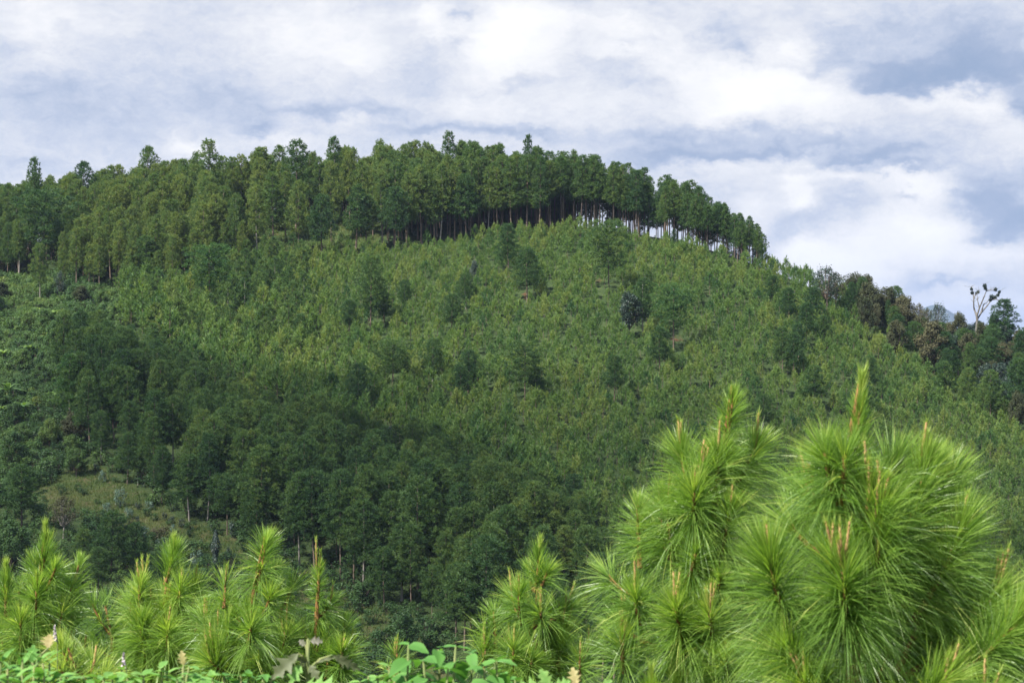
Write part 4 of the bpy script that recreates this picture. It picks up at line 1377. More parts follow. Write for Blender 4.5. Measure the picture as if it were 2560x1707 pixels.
# undergrowth: low leafy cover under the trees and in the gully
gx, gy, gz, gu, gv, r = scatter(-112, 110, 178, 385, 2.6, 31, .5)
low = []
for x, y, z, u, v in zip(gx, gy, gz, gu, gv):
    if u < -120 or u > 2650 or y > crest_y(u) + 4:
        continue
    inm = bool(poly_mask(np.array(u), np.array(v), MEADOW_LOW))
    edge = -30 < np.interp(u, LF_U, LF_V) - v < 40 and u > 150 and r.uniform() < .7
    if (u > 500 and v < np.interp(u, LOW_U, LOW_V) and not poly_mask(np.array(u), np.array(v), MEADOW_TOP)) and r.uniform() < .55:
        continue
    if inm and not edge and r.uniform() < np.interp(v, [1330, 1480], [.68, .0]):
        continue
    if any(((u - b[0]) / b[2]) ** 2 + ((v - b[1]) / b[3]) ** 2 < .35 and b[4] > .6 for b in BARE):
        continue
    upm = bool(poly_mask(np.array(u), np.array(v), MEADOW_TOP))
    h = r.uniform(.5, 1.1) * (2.5 if edge or (inm and v > 1450) or (u < 620 and v > 1180 and not inm) else 2.6 if y > crest_y(u) - 7 and u < 1050 else 1.5 if upm or (u < 560 and v < 700) else 1)
    low.append(dict(kind='shrub', var=int(r.integers(0, 6)), x=x, y=y, z=z, h=h, tint=float(np.clip((.72 if upm else .35 if (edge or inm) else .45) + r.normal(0, .12), 0, 1)), rot=r.uniform(0, 6.28)))
merged_obj('undergrowth', low, lambda d: (*SHRUB[d['var']][0].arrays(), SHRUB[d['var']][1]), lambda d: 1.7, [M['bark_dark'], M['broad']],
           'low leafy undergrowth covering the hillside soil', 'undergrowth')

# grass on the two clearings
gx, gy, gz, gu, gv, r = scatter(-85, 0, 195, 375, .42, 33, .5)
mk = poly_mask(gu, gv, MEADOW_LOW) | (poly_mask(gu, gv, MEADOW_TOP) & (gy < 372))
gx, gy, gz = gx[mk], gy[mk], gz[mk]
n = len(gx)
J = np.repeat(np.arange(n), 4)
c = np.stack([gx, gy, gz], -1)[J] + r.normal(0, .12, (len(J), 3)) * np.array([1, 1, 0])
d = unit(np.array([0, 0, 1.]) + r.normal(0, .45, (len(J), 3)))
V, T = blades(c, d, r.uniform(.22, .75, len(J)), r.uniform(.04, .09, len(J)), r)
patch = .5 + .3 * vnoise(gx / 3, gy / 3, 8)[J] + r.uniform(-.15, .15, len(J))
o = put('grass', make_mesh('grass', V, [T], M['grass'], np.repeat(patch, 3)))
tag(o, 'rough yellow green grass on the clearings of the hill', 'grass', kind='stuff')

# ---- shrubs of the grassy strip, each a thing
STRIP = [  # u, base v, height px, width px, leaf, tint, label
    (300, 1268, 52, 40, 'silver', .55, 'tall silvery shrub in the upper part of the grassy strip'),
    (322, 1296, 34, 30, 'silver', .45, 'silvery shrub just below the tall silvery one'),
    (268, 1280, 26, 30, 'silver', .4, 'dull silvery shrub left of the tall silvery one'),
    (257, 1205, 30, 32, 'silver', .5, 'pale shrub at the top of the grassy strip by the forest'),
    (155, 1236, 28, 32, 'broad', .2, 'small dark round bush on the bare left end of the strip'),
    (345, 1272, 22, 18, 'dark', .5, 'tiny dark bush right of the silvery shrubs'),
    (343, 1306, 20, 18, 'dark', .4, 'small dark bush below the silvery shrubs'),
    (411, 1302, 24, 18, 'dark', .3, 'narrow dark bush in the middle of the grassy strip'),
    (429, 1310, 20, 22, 'dark', .5, 'low dark bush right of the narrow dark one'),
    (455, 1318, 26, 28, 'dark', .4, 'dark bush near the stout pale trunk'),
    (503, 1366, 24, 18, 'dark', .6, 'small dark bush left of the columnar tree'),
    (568, 1400, 40, 28, 'dark', .7, 'dark oval bush right of the columnar tree'),
    (372, 1275, 26, 30, 'silver', .6, 'pale leafy shrub by the edge of the pines'),
    (400, 1352, 44, 80, 'brown', .8, 'wide brownish bush under the grassy strip'),
    (362, 1345, 34, 36, 'silver', .2, 'grey green shrub left of the wide brownish bush'),
    (432, 1332, 24, 24, 'silver', .5, 'small pale shrub right above the brownish bush'),
    (450, 1368, 30, 34, 'broad', .2, 'dark leafy bush below the grassy strip'),
    (490, 1415, 46, 46, 'silver', .35, 'greyish bush left of the foot of the columnar tree'),
    (585, 1345, 46, 44, 'dark', .5, 'dark bush in the shade under the flat topped pine'),
    (405, 1370, 30, 40, 'silver', .6, 'frosty looking bush just right of the dark pines'),
    (240, 1178, 22, 22, 'dark', .5, 'little dark bush at the top end of the grassy strip'),
    (700, 1395, 20, 20, 'broad', .3, 'small bush at the foot of the long pale trunk'),
    (640, 1450, 34, 60, 'brown', .6, 'low brownish bush above the tall left sapling'),
    (870, 1540, 40, 46, 'broad', .25, 'dark leafy bush on the gully slope, left side'),
    (930, 1560, 44, 60, 'broad', .4, 'wide leafy bush on the gully slope'),
    (985, 1545, 46, 60, 'broad', .3, 'green bush under the lower brown trunked pine'),
    (890, 1610, 60, 60, 'broad', .3, 'bush at the gully bottom right of the left saplings'),
    (950, 1640, 70, 70, 'broad', .2, 'shaded bush at the gully bottom behind the leafy weed'),
    (1070, 1620, 50, 60, 'broad', .25, 'shaded bush in front of the lowest forest pine'),
]
SH = {}
for k_, (u, vb, hp, wp, lf, tn, lab) in enumerate(STRIP):
    x, y, z = at_px(u, vb)
    key = (k_ % 6, lf)
    if key not in SH:
        g, nt = SHRUB[k_ % 6]
        SH[key] = solid(g, 'shrub', [M['bark_dark'], M[lf]], nt)
    s = hp * y / F / 1.7
    sw = wp * y / F / 2.5
    o = put('shrub', SH[key], None, (x, y, z), k_ * 1.3, (sw, sw, s))
    o.color = (tn, .5, .5, 1)
    tag(o, lab, 'shrub', 'shrubs along the grassy strip and gully')
# columnar ivy-clad tree
x, y, z = at_px(539, 1418)
root = bpy.data.objects.new('columnar_tree', None)
link(root)
root.location = (x, y, z)
tag(root, 'dark narrow column shaped tree standing in the grassy strip', 'tree')
r = np.random.default_rng(5)
hh = 95 * y / F
g = Geo()
g.tube([(0, 0, -.3), (.05, 0, hh * .5), (0, 0, hh * .95)], [.12, .09, .03], 6)
put('trunk', g.mesh('trunk', M['bark_dark']), root)
n = 1500
zz = r.uniform(.05, 1, n) * hh
rad0 = .55 * (1 + .35 * np.sin(zz * 3.1)) * np.clip((hh - zz) / .8, .3, 1)
a = r.uniform(0, 6.28, n)
c = np.stack([np.cos(a) * rad0 * r.uniform(.5, 1, n), np.sin(a) * rad0 * r.uniform(.5, 1, n), zz], -1)
V, Q = leaf_cards(c, unit(np.stack([np.cos(a), np.sin(a), np.full(n, .5)], -1) + rand_dirs(n, r) * .5), np.full(n, .2), np.full(n, .13), r)
g = Geo()
g.add(V, quads=Q, tint=np.repeat(r.uniform(.2, .8, n), 4))
put('crown', g.mesh('crown', M['dark']), root)

# ---- banana plants
BAN = [(94, 786, 40, .6, 'small banana plant at the top of the coffee field, left of another'), (132, 790, 44, .65, 'pale banana plant at the top of the coffee field, right of another'),
       (168, 818, 30, .7, 'yellowish banana shoot right of the upper banana plants'), (121, 846, 38, .75, 'bright yellow green banana plant in the middle of the field'),
       (76, 882, 50, .7, 'large bright banana plant left of the field centre'), (6, 896, 52, .55, 'banana plant cut by the left edge, upper one'),
       (18, 1000, 78, .35, 'big dull banana plant by the left edge, tallest of all'), (137, 1000, 52, .5, 'banana plant beside the tall pale trunked pine'),
       (56, 1042, 74, .3, 'drooping grey green banana plant in the lower field'), (2, 1040, 50, .5, 'banana plant cut by the left edge, lowest one'), (235, 828, 30, .6, 'small banana shoot near the yellow shrubs')]
bm = [banana(800 + i) for i in range(3)]
bmesh_ = [(st.mesh('stem', M['weedstem']), [l.mesh('leaf', M['banana']) for l in lv]) for st, lv in bm]
for k_, (u, vb, hp, tn, lab) in enumerate(BAN):
    x, y, z = at_px(u, vb + 14)
    s = hp * y / F / 2.7 * .72
    root = bpy.data.objects.new('banana_plant', None)
    link(root)
    root.location = (x, y, z + .3)
    root.rotation_euler = (0, 0, k_ * 1.1)
    root.scale = (s, s, s)
    tag(root, lab, 'banana plant', 'banana plants in the coffee field')
    st, lv = bmesh_[k_ % 3]
    put('stem', st, root)
    for l_ in lv:
        o = put('leaf', l_, root)
        o.color = (tn, .5, .5, 1)


# ================================================================== foreground
def needles(base, tip, r, L, n, start=.12, droop=.34, wd=.0028, tint=.5, ctrl=None, spread=1.0, tipbright=.3):
    """long drooping needles along a shoot (quadratic curve base-ctrl-tip)"""
    nf = n // 3
    n = nf * 3
    s = np.repeat(start + (1 - start) * r.uniform(0, 1, nf) ** .85, 3)
    c0 = ctrl if ctrl is not None else (base + tip) / 2
    ss = s[:, None]
    P_ = (1 - ss) ** 2 * base + 2 * ss * (1 - ss) * c0 + ss ** 2 * tip
    ax = unit(2 * (1 - ss) * (c0 - base) + 2 * ss * (tip - c0))
    rd = np.repeat(rand_dirs(nf, r), 3, 0)
    perp = unit(rd - (rd * ax).sum(1, keepdims=True) * ax)
    th = np.interp(s, [start, .45, .75, .93, 1.0], [1.5, 1.15, .72, .42, .2]) * spread * np.repeat(r.uniform(.7, 1.25, nf), 3)
    d0 = unit(ax * np.cos(th)[:, None] + perp * np.sin(th)[:, None] + rand_dirs(n, r) * .13)
    ln = L * np.interp(s, [start, .4, .9, 1.0], [.95, 1.05, .85, .5]) * r.uniform(.75, 1.15, n)
    dr = droop * np.interp(s, [start, .6, 1], [1.3, .9, .15]) * np.repeat(r.uniform(.4, 1.6, nf), 3) * r.uniform(.85, 1.15, n)
    k = np.array([0, .35, .7, 1.0])
    g = np.array([0, 0, -1.0])
    pts = P_[:, None] + d0[:, None] * (ln[:, None] * k)[:, :, None] + g * (ln[:, None] * dr[:, None] * k ** 2)[:, :, None]
    side = unit(np.cross(d0, rand_dirs(n, r)))
    wv = np.array([.8, 1.0, .8]) * wd * .5
    V = np.empty((n, 7, 3))
    for j in range(3):
        V[:, 2 * j] = pts[:, j] + side * wv[j]
        V[:, 2 * j + 1] = pts[:, j] - side * wv[j]
    V[:, 6] = pts[:, 3]
    off = (np.arange(n) * 7)[:, None]
    Q = np.concatenate([off + np.array([0, 1, 3, 2]), off + np.array([2, 3, 5, 4])])
    T = off + np.array([4, 5, 6])
    ti = tint + tipbright * np.clip((s - .55) / .45, 0, 1) ** 1.5 + np.repeat(r.normal(0, .12, nf), 3)
    dry = np.repeat(r.uniform(size=nf) < .03, 3)
    ti[dry] = 1.0
    tv = np.repeat(ti, 7).reshape(n, 7) + np.array([-.05, -.05, 0, 0, .04, .04, .06])
    return V.reshape(-1, 3), T, Q, tv.ravel()


def make_sapling(label, D, base_px, base_v, leader, shoots, L, dens, tint, seed, wd, group='young long needled pines in the foreground', fill=0, fillbox=None, nm='pine_sapling'):
    """leader: list of (u, v) up the stem; shoots: (ub, vb, ut, vt, depth, kind) in photo pixels at distance D"""
    r = np.random.default_rng(seed)
    k = D / F
    bx = (base_px - CX) * k
    bz = float(terrain(np.array(bx), np.array(D)))
    root = bpy.data.objects.new(nm, None)
    link(root)
    root.location = (bx, D, bz)
    tag(root, label, 'pine sapling', group)
    W3 = lambda u, v, dd=0.0: np.array([(u - CX) * k * (1 + dd / D) - bx, dd, -(v - CY) * k * (1 + dd / D) - bz])
    pth = [np.array([0, 0, -.15])] + [W3(*p) for p in leader]
    pth = np.array(pth)
    g = Geo()
    rr0 = .0075 * math.sqrt(max(.3, pth[-1][2])) + .006
    g.tube(pth, np.linspace(rr0 * 1.8, .0045, len(pth)), 7)
    put('stem', g.mesh('stem', M['twig'], True), root)

    def add_shoot(b, t_, kind, tn, parent_name='branch', Lk=1.0):
        if kind == 'plain' and Lk > .9 and r.uniform() < .4:
            kind = 'candle'
        if kind == 'candle' and r.uniform() < .35:
            kind = 'candles'
        ln = np.linalg.norm(t_ - b)
        outv = t_ - b
        ctrl = b + outv * .5 + np.array([outv[0] * .12, outv[1] * .12, -.10 * ln])
        s = np.linspace(0, 1, 7)[:, None]
        cv = (1 - s) ** 2 * b + 2 * s * (1 - s) * ctrl + s ** 2 * t_
        gg = Geo()
        gg.tube(cv, np.linspace(.012, .0070, 7), 5)
        ob = put(parent_name, gg.mesh(parent_name, M['twig'], True), root)
        nn_ = int(dens * r.uniform(.55, .95) * ln / max(L, .01) * (1.0 if kind != 'thin' else .7))
        V, T, Q, ti = needles(b, t_, r, L * Lk, max(60, nn_), start=.10, wd=wd * .68, tint=tn, ctrl=ctrl, droop=.42 if kind != 'brush' else .12, spread=1.0 if kind != 'brush' else .62)
        gn = Geo()
        gn.add(V, T, Q, ti)
        # crown of short needles at the tip
        up = unit(t_ - ctrl)
        put('needles', gn.mesh('needles', M['needle']), ob)
        if kind in ('candle', 'candles', 'brush'):
            m_ = 1 if kind != 'candles' else int(r.integers(2, 5))
            for q_ in range(m_):
                cl = L * r.uniform(.32, .70) * (1.0 if kind != 'brush' else .7)
                dv = unit(np.array([0, 0, 1.]) * .9 + up * .35 + r.normal(0, .07 if m_ == 1 else .16, 3))
                b0 = t_ + (r.normal(0, .006, 3) if m_ > 1 else 0)
                cg = Geo()
                cg.tube([b0 - dv * .01, b0 + dv * cl * .5, b0 + dv * cl], [.0040, .0050, .0032], 6)
                oc = put('candle', cg.mesh('candle', M['candle'], True), ob)
                nb_ = 110 if kind != 'brush' else 200
                sb = r.uniform(.05, 1, nb_)
                pb = b0 + dv * (sb * cl)[:, None]
                db = unit(dv + rand_dirs(nb_, r) * .38)
                Vb, Tb = blades(pb, db, np.full(nb_, L * .13) * r.uniform(.5, 1.5, nb_) * (1.8 if kind == 'brush' else 1), np.full(nb_, wd * 1.2), r)
                bg_ = Geo()
                bg_.add(Vb, tris=Tb, tint=np.repeat(r.uniform(.75, 1.0, nb_), 3))
                put('new_needles', bg_.mesh('new_needles', M['needle']), ob)
        return ob

    for sh in shoots:
        ub, vb, ut, vt, dd, kind = sh[:6]
        vt = vt + .28 * L / k                      # needles reach past the tip of the twig
        vb = max(vb, vt + .35 * L / k)
        db_ = dd * .35
        add_shoot(W3(ub, vb, db_), W3(ut, vt, dd), kind, tint + r.uniform(-.08, .08), Lk=sh[6] if len(sh) > 6 else 1.0)
    if fill:
        u0, v0, u1, v1 = fillbox
        for q_ in range(fill):
            f = r.uniform(0, 1) ** .8
            vv = v0 + (v1 - v0) * f
            half = (u1 - u0) / 2 * (.30 + .70 * min(1, f * 1.5))
            uu = (u0 + u1) / 2 + r.uniform(-1, 1) * half
            dd = r.uniform(-.9, 1.0) * .35 * (u1 - u0) * k
            t_ = W3(uu, vv, dd)
            sx = np.interp(vv + 100, [p[1] for p in leader][::-1], [p[0] for p in leader][::-1])
            lp = L / k
            b = W3(uu * .45 + sx * .55, vv + lp * r.uniform(.9, 1.5), dd * .3)
            add_shoot(b, t_, ['thin', 'plain', 'candle'][int(r.integers(0, 3))], tint + r.uniform(-.14, .06))
    return root


# big sapling on the right (nearest)
make_sapling('largest sapling at the right, its yellow green leader rising highest', 6.0, 2140, 1707,
             [(2135, 1750), (2128, 1500), (2118, 1250), (2128, 1080), (2148, 960)],
             [(2118, 1290, 2142, 1040, 0, 'brush', .62), (2135, 1130, 2152, 945, 0, 'brush', .36), (2128, 1180, 2072, 1095, .05, 'plain'), (2095, 1260, 2062, 1080, -.05, 'plain', .85), (2105, 1260, 2112, 1085, -.10, 'plain', .85),
              (2130, 1330, 2240, 1105, .12, 'plain'), (2150, 1350, 2175, 1180, -.12, 'candle'), (2150, 1420, 2205, 1225, -.14, 'candles'),
              (2200, 1500, 2312, 1110, .10, 'candles'), (2260, 1520, 2375, 1130, .18, 'plain'), (2270, 1560, 2410, 1250, .05, 'candle'), (2290, 1400, 2350, 1180, .25, 'plain'),
              (2115, 1620, 2112, 1385, -.25, 'candles'), (2118, 1560, 2085, 1340, -.18, 'candle'), (2100, 1330, 2030, 1190, .15, 'plain'), (2080, 1400, 1975, 1260, .1, 'thin'),
              (2240, 1680, 2362, 1300, .1, 'plain'), (2260, 1690, 2492, 1430, .05, 'candles', .9), (2200, 1780, 2360, 1650, -.3, 'candle'), (2290, 1740, 2560, 1480, -.1, 'plain'),
              (2320, 1780, 2470, 1720, -.3, 'candle'), (2180, 1480, 2270, 1290, .3, 'thin'), (2000, 1640, 1920, 1330, -.12, 'candle'), (2090, 1740, 1965, 1570, -.2, 'plain'),
              (2100, 1780, 2010, 1660, -.25, 'plain'), (2330, 1600, 2450, 1400, .3, 'thin'), (2140, 1780, 2230, 1560, .2, 'thin'), (2250, 1820, 2300, 1560, .25, 'thin'), (2400, 1800, 2540, 1620, .1, 'plain')],
             .235, 1050, .38, 1001,   .0030, fill=3, fillbox=(1980, 1330, 2480, 1720))
# double-topped sapling left of it
make_sapling('tall sapling with several pinkish candles, left of the largest sapling', 7.6, 1770, 1700,
             [(1775, 1740), (1775, 1500), (1780, 1300), (1795, 1200), (1812, 1090), (1830, 965)],
             [(1795, 1200, 1832, 955, 0, 'plain', .62), (1815, 1235, 1890, 1080, .08, 'candle'), (1760, 1330, 1700, 1085, .06, 'candles'), (1735, 1260, 1752, 1140, -.08, 'candles'),
              (1790, 1250, 1795, 1100, -.06, 'candle'), (1735, 1340, 1735, 1190, -.18, 'candle'), (1680, 1400, 1670, 1220, .0, 'candle'), (1690, 1420, 1645, 1275, .1, 'candle'),
              (1600, 1420, 1595, 1225, .12, 'plain', .7), (1790, 1420, 1826, 1235, -.12, 'candle'), (1715, 1460, 1740, 1345, -.2, 'plain', .7), (1780, 1500, 1803, 1410, -.22, 'plain', .7),
              (1600, 1560, 1588, 1450, -.1, 'plain'), (1640, 1600, 1560, 1530, .05, 'candle'), (1720, 1640, 1690, 1480, -.25, 'candle'), (1790, 1640, 1775, 1500, -.28, 'plain'),
              (1560, 1680, 1555, 1560, -.1, 'plain'), (1830, 1740, 1815, 1610, -.3, 'candle'), (1640, 1790, 1630, 1690, -.3, 'brush', .7), (1850, 1500, 1905, 1330, .15, 'plain'),
              (1580, 1480, 1520, 1400, .2, 'thin'), (1740, 1800, 1700, 1660, -.1, 'plain'), (1850, 1800, 1900, 1640, 0, 'plain'), (1860, 1260, 1850, 1170, .2, 'thin')],
             .215, 900, .42, 1002, .0032, fill=6, fillbox=(1540, 1330, 1900, 1720))
# sapling in the gap in the middle
make_sapling('middle sapling with a round tuft above a bare dark stem section', 11.0, 1345, 1690,
             [(1345, 1720), (1338, 1600), (1340, 1520), (1345, 1440)],
             [(1336, 1480, 1348, 1362, 0, 'brush', .7), (1334, 1475, 1322, 1400, .06, 'plain', .8), (1345, 1478, 1368, 1400, -.05, 'plain', .8), (1300, 1560, 1298, 1450, -.1, 'candle', .9),
              (1300, 1545, 1280, 1462, .1, 'candle'), (1360, 1560, 1350, 1500, -.15, 'plain'), (1370, 1550, 1420, 1490, .1, 'candle'), (1232, 1640, 1210, 1550, .05, 'thin'),
              (1240, 1620, 1235, 1500, .1, 'plain', .8), (1210, 1680, 1208, 1600, 0, 'plain'), (1285, 1700, 1284, 1590, -.2, 'plain'), (1320, 1700, 1330, 1620, -.2, 'plain'),
              (1395, 1700, 1402, 1580, .05, 'candle'), (1450, 1700, 1450, 1620, -.1, 'plain'), (1450, 1660, 1470, 1590, .1, 'candle'), (1390, 1600, 1385, 1545, .2, 'candle')],
             .235, 620, .40, 1003, .0042, fill=8, fillbox=(1200, 1520, 1480, 1700))
# tip between middle sapling and weeds
make_sapling('small sapling tip poking out left of the leafy weed', 12.0, 993, 1700, [(993, 1720), (992, 1650)],
             [(993, 1700, 992, 1610, 0, 'candles'), (985, 1710, 968, 1650, .1, 'plain', .7), (1000, 1715, 1015, 1660, .1, 'plain', .7)], .2, 420, .42, 1004, .0045)
# left group
make_sapling('leftmost full sapling with a pointed top', 11.5, 85, 1690, [(85, 1720), (88, 1560), (98, 1440), (110, 1350)],
             [(95, 1480, 115, 1330, 0, 'brush', .7), (80, 1500, 88, 1375, .1, 'plain', .7), (110, 1480, 138, 1390, -.1, 'plain', .7), (15, 1540, 14, 1410, 0, 'brush', .55), (20, 1600, 22, 1480, .1, 'plain'),
              (52, 1640, 52, 1520, -.2, 'plain'), (85, 1560, 92, 1440, -.15, 'plain'), (130, 1560, 178, 1440, .1, 'thin'), (150, 1520, 200, 1375, .2, 'plain', .62), (60, 1560, 48, 1450, .1, 'plain'),
              (140, 1590, 155, 1500, -.1, 'thin'), (10, 1650, 5, 1560, 0, 'plain'), (120, 1660, 130, 1580, -.1, 'plain'), (165, 1620, 180, 1540, .1, 'plain'), (-30, 1600, -30, 1490, .1, 'plain')],
             .25, 620, .42, 1005, .0042, fill=9, fillbox=(-30, 1480, 210, 1680))
make_sapling('small open sapling with forked bare stems, second from left', 12.5, 285, 1690, [(285, 1720), (280, 1600), (265, 1520)],
             [(280, 1590, 230, 1480, 0, 'plain'), (270, 1560, 264, 1486, .1, 'plain'), (300, 1650, 240, 1590, -.1, 'plain'), (310, 1640, 315, 1560, .1, 'plain')], .25, 560, .36, 1006, .0042, fill=4, fillbox=(210, 1520, 340, 1690))
make_sapling('sapling with a feathery yellowish top, left of the tallest left one', 11.5, 405, 1690, [(405, 1720), (400, 1600), (412, 1500), (420, 1430)],
             [(412, 1460, 435, 1350, 0, 'brush', .75), (345, 1560, 350, 1430, 0, 'candles', .8), (350, 1520, 360, 1420, .1, 'candle', .6), (440, 1520, 452, 1440, -.05, 'plain'), (460, 1580, 488, 1440, .1, 'plain'),
              (415, 1640, 420, 1545, -.25, 'plain'), (370, 1620, 355, 1520, -.1, 'plain'), (400, 1560, 410, 1460, .1, 'plain'), (345, 1640, 348, 1540, 0, 'thin'), (330, 1580, 325, 1470, .2, 'thin')],
             .24, 640, .50, 1007, .0042, fill=9, fillbox=(320, 1480, 490, 1680))
make_sapling('tallest left sapling with a dense rounded plume at its top', 11.0, 620, 1690, [(620, 1720), (622, 1600), (632, 1500), (645, 1420), (662, 1340)],
             [(640, 1480, 664, 1325, 0, 'plain', .85), (560, 1520, 563, 1430, .1, 'candle'), (600, 1560, 592, 1485, .1, 'plain'), (655, 1540, 675, 1460, -.1, 'plain', .9), (700, 1530, 728, 1440, .1, 'plain'),
              (620, 1620, 628, 1530, -.25, 'plain'), (515, 1600, 512, 1520, .1, 'plain'), (590, 1690, 525, 1620, -.2, 'candle'), (640, 1440, 690, 1390, .12, 'plain', .6), (540, 1520, 510, 1500, .2, 'thin'),
              (660, 1700, 648, 1625, -.15, 'thin'), (560, 1640, 545, 1560, 0, 'plain'), (700, 1620, 715, 1520, .2, 'plain')],
             .25, 680, .46, 1008, .0042, fill=10, fillbox=(500, 1470, 740, 1690))
make_sapling('slender sapling with one bottlebrush spike topped by pink candles', 11.0, 792, 1690, [(792, 1720), (790, 1600), (790, 1540), (795, 1450)],
             [(792, 1580, 798, 1385, 0, 'candles', .5), (792, 1545, 826, 1478, .05, 'candle', .7), (815, 1620, 822, 1528, .1, 'plain', .7), (850, 1640, 862, 1528, .1, 'plain', .7), (850, 1690, 855, 1600, -.1, 'candle'),
              (870, 1640, 880, 1590, .1, 'candle', .8), (760, 1640, 758, 1560, .1, 'thin'), (740, 1660, 735, 1580, .2, 'thin')],
             .23, 620, .44, 1009, .0042, fill=7, fillbox=(740, 1540, 890, 1700))
make_sapling('low bushy sapling of yellowing needles among the left weeds', 8.0, 195, 1690, [(200, 1740), (190, 1680), (170, 1620)],
             [(200, 1690, 150, 1590, 0, 'plain'), (205, 1690, 180, 1600, .1, 'plain'), (200, 1720, 145, 1640, -.1, 'plain'), (215, 1700, 235, 1630, .05, 'plain'), (210, 1730, 265, 1660, 0, 'plain'), (190, 1740, 130, 1690, 0, 'plain')],
             .16, 620, .74, 1010, .0032)
make_sapling('sapling cut by the right frame edge, behind the largest one', 7.5, 2600, 1690, [(2600, 1740), (2590, 1600), (2585, 1500)],
             [(2590, 1620, 2560, 1480, 0, 'plain'), (2600, 1560, 2600, 1420, .1, 'plain'), (2590, 1700, 2540, 1560, -.1, 'plain'), (2600, 1700, 2590, 1600, -.1, 'candle')], .22, 900, .42, 1011, .0032)


# ---- weeds along the bottom edge
def ovate(L, Wd, fold=.25, curl=.25, kind='ovate', nseg=9):
    s = np.linspace(0, 1, nseg)
    if kind == 'ovate':
        wv = Wd * .5 * (np.sin(np.pi * s ** .72) ** .9) * (1 - .12 * s)
    else:
        wv = Wd * .5 * np.sin(np.pi * s ** .9) ** .6
    z = -curl * L * s ** 2
    V = []
    for j in (-1, -.5, 0, .5, 1):
        V.append(np.stack([j * wv, s * L, z + fold * np.abs(j) * wv + .02 * L * np.sin(s * 14) * abs(j)], -1))
    V = np.stack(V, 1).reshape(-1, 3)
    ii = np.arange(nseg * 5).reshape(nseg, 5)
    Q = np.stack([ii[:-1, :-1], ii[:-1, 1:], ii[1:, 1:], ii[1:, :-1]], -1).reshape(-1, 4)
    ti = np.zeros((nseg, 5)) + np.array([.06, .0, -.10, .0, .06])
    return V, Q, ti.ravel()


def orient(V, pos, az, el, roll=0):
    """leaf along +Y turned to azimuth az, elevation el"""
    c, s = math.cos(roll), math.sin(roll)
    V = V @ np.array([[c, 0, -s], [0, 1, 0], [s, 0, c]])
    c, s = math.cos(el), math.sin(el)
    V = V @ np.array([[1, 0, 0], [0, c, s], [0, -s, c]])
    c, s = math.cos(az), math.sin(az)
    V = V @ np.array([[c, s, 0], [-s, c, 0], [0, 0, 1]])
    return V + pos


def leafy_weed(label, D, stems, leafL, seed, tint=.5, kind='ovate', wr=.55, mat='weed', name='leafy_weed', pairs=4, el0=.2):
    r = np.random.default_rng(seed)
    k = D / F
    ub = np.mean([s[0] for s in stems])
    bx = (ub - CX) * k
    bz = float(terrain(np.array(bx), np.array(D)))
    root = bpy.data.objects.new(name, None)
    link(root)
    root.location = (bx, D, bz)
    tag(root, label, 'weed', 'leafy weeds along the bottom edge')
    gs, gl = Geo(), Geo()
    for (u, v, dd) in stems:
        top = np.array([(u - CX) * k - bx, dd, -(v - CY) * k - bz])
        bot = np.array([top[0] * .6 + r.normal(0, .03), dd * .5, -.05])
        s = np.linspace(0, 1, 6)[:, None]
        cv = bot + (top - bot) * s + np.array([.05, .02, 0]) * np.sin(s * 3.1) * r.uniform(-1, 1)
        gs.tube(cv, np.linspace(.008, .003, 6), 5)
        az0 = r.uniform(0, 3.14)
        for p_ in range(pairs):
            f = 1 - p_ * leafL * .42 / max(.2, np.linalg.norm(top - bot))
            if f < .2:
                break
            pos = bot + (top - bot) * f
            for q_ in range(2 if kind == 'ovate' else 1):
                L = leafL * (.62 + .24 * p_) * r.uniform(.85, 1.15)
                L = min(L, leafL * 1.35)
                V, Q, ti = ovate(L, L * wr, fold=r.uniform(.1, .35), curl=r.uniform(.1, .55), kind=kind)
                V = orient(V, pos, az0 + p_ * 1.57 + q_ * 3.14 + r.uniform(-.3, .3), el0 + r.uniform(-.1, .5) - .12 * p_, r.uniform(-.4, .4))
                gl.add(V, quads=Q, tint=ti + tint + r.uniform(-.14, .14))
    put('stem', gs.mesh('stem', M['weedstem'], True), root)
    put('foliage', gl.mesh('foliage', M[mat], True), root)
    return root


leafy_weed('leafy climbing weed with broad pointed leaves, bottom centre', 5.0,
           [(1022, 1612, 0), (1060, 1640, -.05), (1092, 1632, .05), (1140, 1616, .0), (1125, 1655, -.1), (1175, 1650, .1), (1045, 1675, -.2), (1100, 1680, -.25), (1150, 1690, -.2), (1005, 1680, .1), (1180, 1690, -.1),
            (985, 1690, 0), (1210, 1672, 0), (1240, 1668, .1), (1130, 1700, -.3), (1070, 1715, -.3)], .095, 51, .42, pairs=4, el0=-.25, wr=.6)
leafy_weed('low spreading weed right of the broad leaved one', 5.2, [(1235, 1672, .1), (1262, 1690, 0), (1290, 1700, 0), (1215, 1700, -.1)], .07, 52, .45, pairs=3)
leafy_weed('small pale weed left of the broad leaved one', 5.2, [(920, 1690, 0), (945, 1695, 0), (965, 1680, .1), (900, 1705, 0)], .06, 53, .7, pairs=3)
leafy_weed('tangled pale leafed weed below the two left saplings', 5.6, [(u_, 1690 + 14 * math.sin(u_ / 13.), .1 * math.sin(u_)) for u_ in range(290, 560, 17)], .07, 54, .72, pairs=4)
leafy_weed('weed with long narrow leaves in the bottom left corner', 5.0, [(u_, 1668 + 20 * math.sin(u_ / 11.), .12 * math.cos(u_)) for u_ in range(-20, 120, 15)], .10, 55, .6, wr=.26, pairs=5, el0=.5)
leafy_weed('broad leafed low weed under the yellowing sapling', 5.0, [(u_, 1700 + 8 * math.sin(u_ / 9.), 0) for u_ in range(100, 300, 18)], .075, 56, .68, pairs=3)
